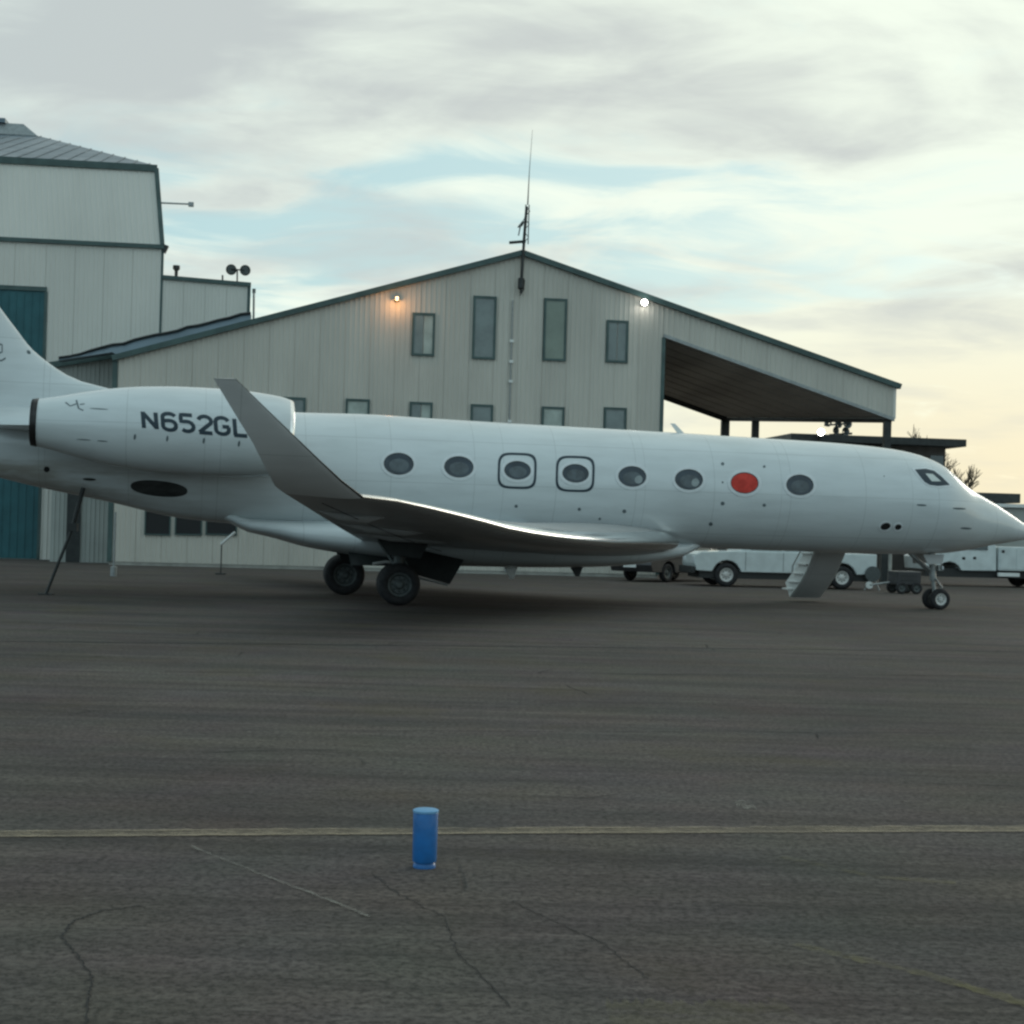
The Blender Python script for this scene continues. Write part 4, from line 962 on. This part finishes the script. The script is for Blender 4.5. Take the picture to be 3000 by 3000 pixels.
MB().lathe((-.12,-.15,.18), (0,1,0), [(0,.001),(0,.12),(.08,.12),(.08,.001)], 16).build('fitting', 'whitep', t, 40)

# ================================================================== RIGHT BACKGROUND BUILDING
BF = Frame(((2700-1500)/FPX*86, 86, 0), radians(7))
bl = thing('terminal_building', 'dark low building with flat overhanging roof behind the nose of the jet', 'building', BF)
def bq(x, y, b=0): return BF.px(x, y, b)
r0_, r1_ = bq(2318, 1279, -1.2), bq(2832, 1294, -1.2)
MB().box((r0_.x, -1.2, r1_.z-.28), (r1_.x, 7, r1_.z+.12)).build('roof', 'dark', bl, None, .02)
wa, wb = bq(2345, 1300, 0), bq(2770, 1330, 0)
MB().box((wa.x, 0, 0), (wb.x, 6.5, r1_.z-.28)).build('wall', 'bldg', bl)
for i in range(7):
    a = lerp(wa.x, wb.x, i/7)+.3; MB().box((a, -.04, r1_.z-2.0), (a+.75, -.01, r1_.z-.75)).build('window', 'glass', bl)
l0, l1 = bq(2800, 1428, -1.0), bq(2990, 1452, -1.0)
MB().box((l0.x-1.5, -1.0, l1.z-.42), (l1.x, 7, l1.z+.1)).build('lower_roof', 'dark', bl, None, .02)
MB().box((wb.x+.03, .3, 0), (l1.x-.4, 6.4, l1.z-.43)).build('lower_wall', 'panel3', bl)
s0, s1 = bq(2800, 1472, -6), bq(3300, 1488, -6)
sb = thing('storage_building', 'low grey green shed with white roof edge at the far right beside the jet nose', 'shed', loc=BF.o, yaw=BF.yaw)
MB().box((s0.x, -6, 0), (s1.x, -.8, s1.z-.18)).build('wall', 'panel3', sb)
MB().box((s0.x-.15, -6.2, s1.z-.16), (s1.x+.2, -1.3, s1.z+.02)).build('roof_edge', 'whitep', sb)
# siren and aerial cluster on its roof, plus lit lamp
p = BF.px(2455, 1276, 1.0)
t = thing('rooftop_aerials', 'cluster of pale aerials and horns on the flat roof', 'aerials', loc=BF.o+BF.R@p, yaw=BF.yaw)
def ff(x, y): return BF.px(x, y, 1.0)-p
MB().tube([ff(2450,1276), ff(2450,1232)], .07, 8).build('post', 'dark', t)
for (x, y, r_) in ((2428,1240,.22),(2455,1245,.2),(2480,1242,.28),(2445,1262,.24),(2474,1265,.26)):
    MB().lathe(ff(x, y), (random.uniform(-.8,.8), -1, .1), [(-.1,.04),(0,r_*.6),(.12,r_),(.13,r_*.9),(.03,r_*.5)], 14).build('horn', 'hubd', t, 40)
MB().tube([ff(2415,1246), ff(2495,1240)], .05, 8).build('crossbar', 'dark', t); MB().tube([ff(2430,1274), ff(2496,1270)], .06, 8).build('crossbar', 'dark', t)
p = BF.px(2405, 1266, -1.6)
t = thing('floodlight', 'bright lit floodlight at the edge of the flat roof', 'floodlight', loc=BF.o+BF.R@p, yaw=BF.yaw)
MB().lathe((0,0,0), (-.1,-1,-.1), [(-.1,.001),(-.1,.15),(.02,.20),(.03,.18)], 20).build('housing', 'dark', t, 40)
MB().lathe((0,0,0), (-.1,-1,-.1), [(.02,.18),(.06,.15),(.09,.001)], 20).build('lens', 'lampw', t, 40)
MB().tube([(0,.1,-.1),(0,.4,-.45)], .04, 8).build('bracket', 'dark', t)

# bare trees beyond
def tree(px_, Y, H, seed, label, spread=.55):
    rnd = random.Random(seed); t = thing('bare_tree', label, 'tree', loc=at_z(px_, Y), group='bare trees beyond the airfield')
    tr = MB(); cr = MB()
    def br(p, d, l, r, dep):
        q = p+d*l; (tr if dep == 0 else cr).tube([p, p.lerp(q, .5)+Vector((rnd.uniform(-.05,.05)*l, rnd.uniform(-.05,.05)*l, 0)), q], [r, r*.85, r*.7], 6 if dep < 2 else 3, False)
        if dep >= 5: return
        for k in range(3 if dep < 4 else 4):
            nd = (d+Vector((rnd.uniform(-1,1), rnd.uniform(-1,1), rnd.uniform(-.2,.6)))*spread).normalized(); nd.z = abs(nd.z)*.8+.15
            br(p.lerp(q, rnd.uniform(.55, 1)), nd.normalized(), l*rnd.uniform(.62,.8), r*.66, dep+1)
    br(Vector((0,0,0)), Vector((0,0,1)), H*.28, H*.017, 0)
    tr.build('trunk', 'bark', t, 50); cr.build('crown', 'bark', t); return t
tree(2672, 118, 12.8, 3, 'bare rounded tree crown rising just above the flat roof, left one', .75)
tree(2795, 108, 10.0, 5, 'bare brown tree to the right of the dark building wall', .6)
tree(2540, 130, 13.5, 8, 'bare tree seen under the hangar canopy behind the aerials', .7)
tree(2330, 140, 12, 12, 'small bare tree farthest left under the canopy', .7)
# far tree line so the apron does not end at a bare horizon
tl = MB(); rnd = random.Random(4)
for i in range(2600):
    x = rnd.uniform(-420, 420); y = 420+rnd.uniform(-15, 15); h = 6.5+2.2*sin(x*.05)+1.5*sin(x*.17+1); z = rnd.uniform(0, h); s = rnd.uniform(.8, 2.0)
    a = rnd.uniform(0, pi); u = Vector((cos(a), sin(a), rnd.uniform(-.4,.4)))*s; v = Vector((rnd.uniform(-.3,.3), 0, 1))*s
    c = Vector((x, y, z)); tl.add([c-u-v*.4, c+u*.9-v*.5, c+u*.5+v*.7, c-u*.6+v], [(0,1,2,3)])
o = tl.build('distant_trees', 'treefar'); o['kind'] = 'stuff'; o['label'] = 'low far tree line along the horizon'
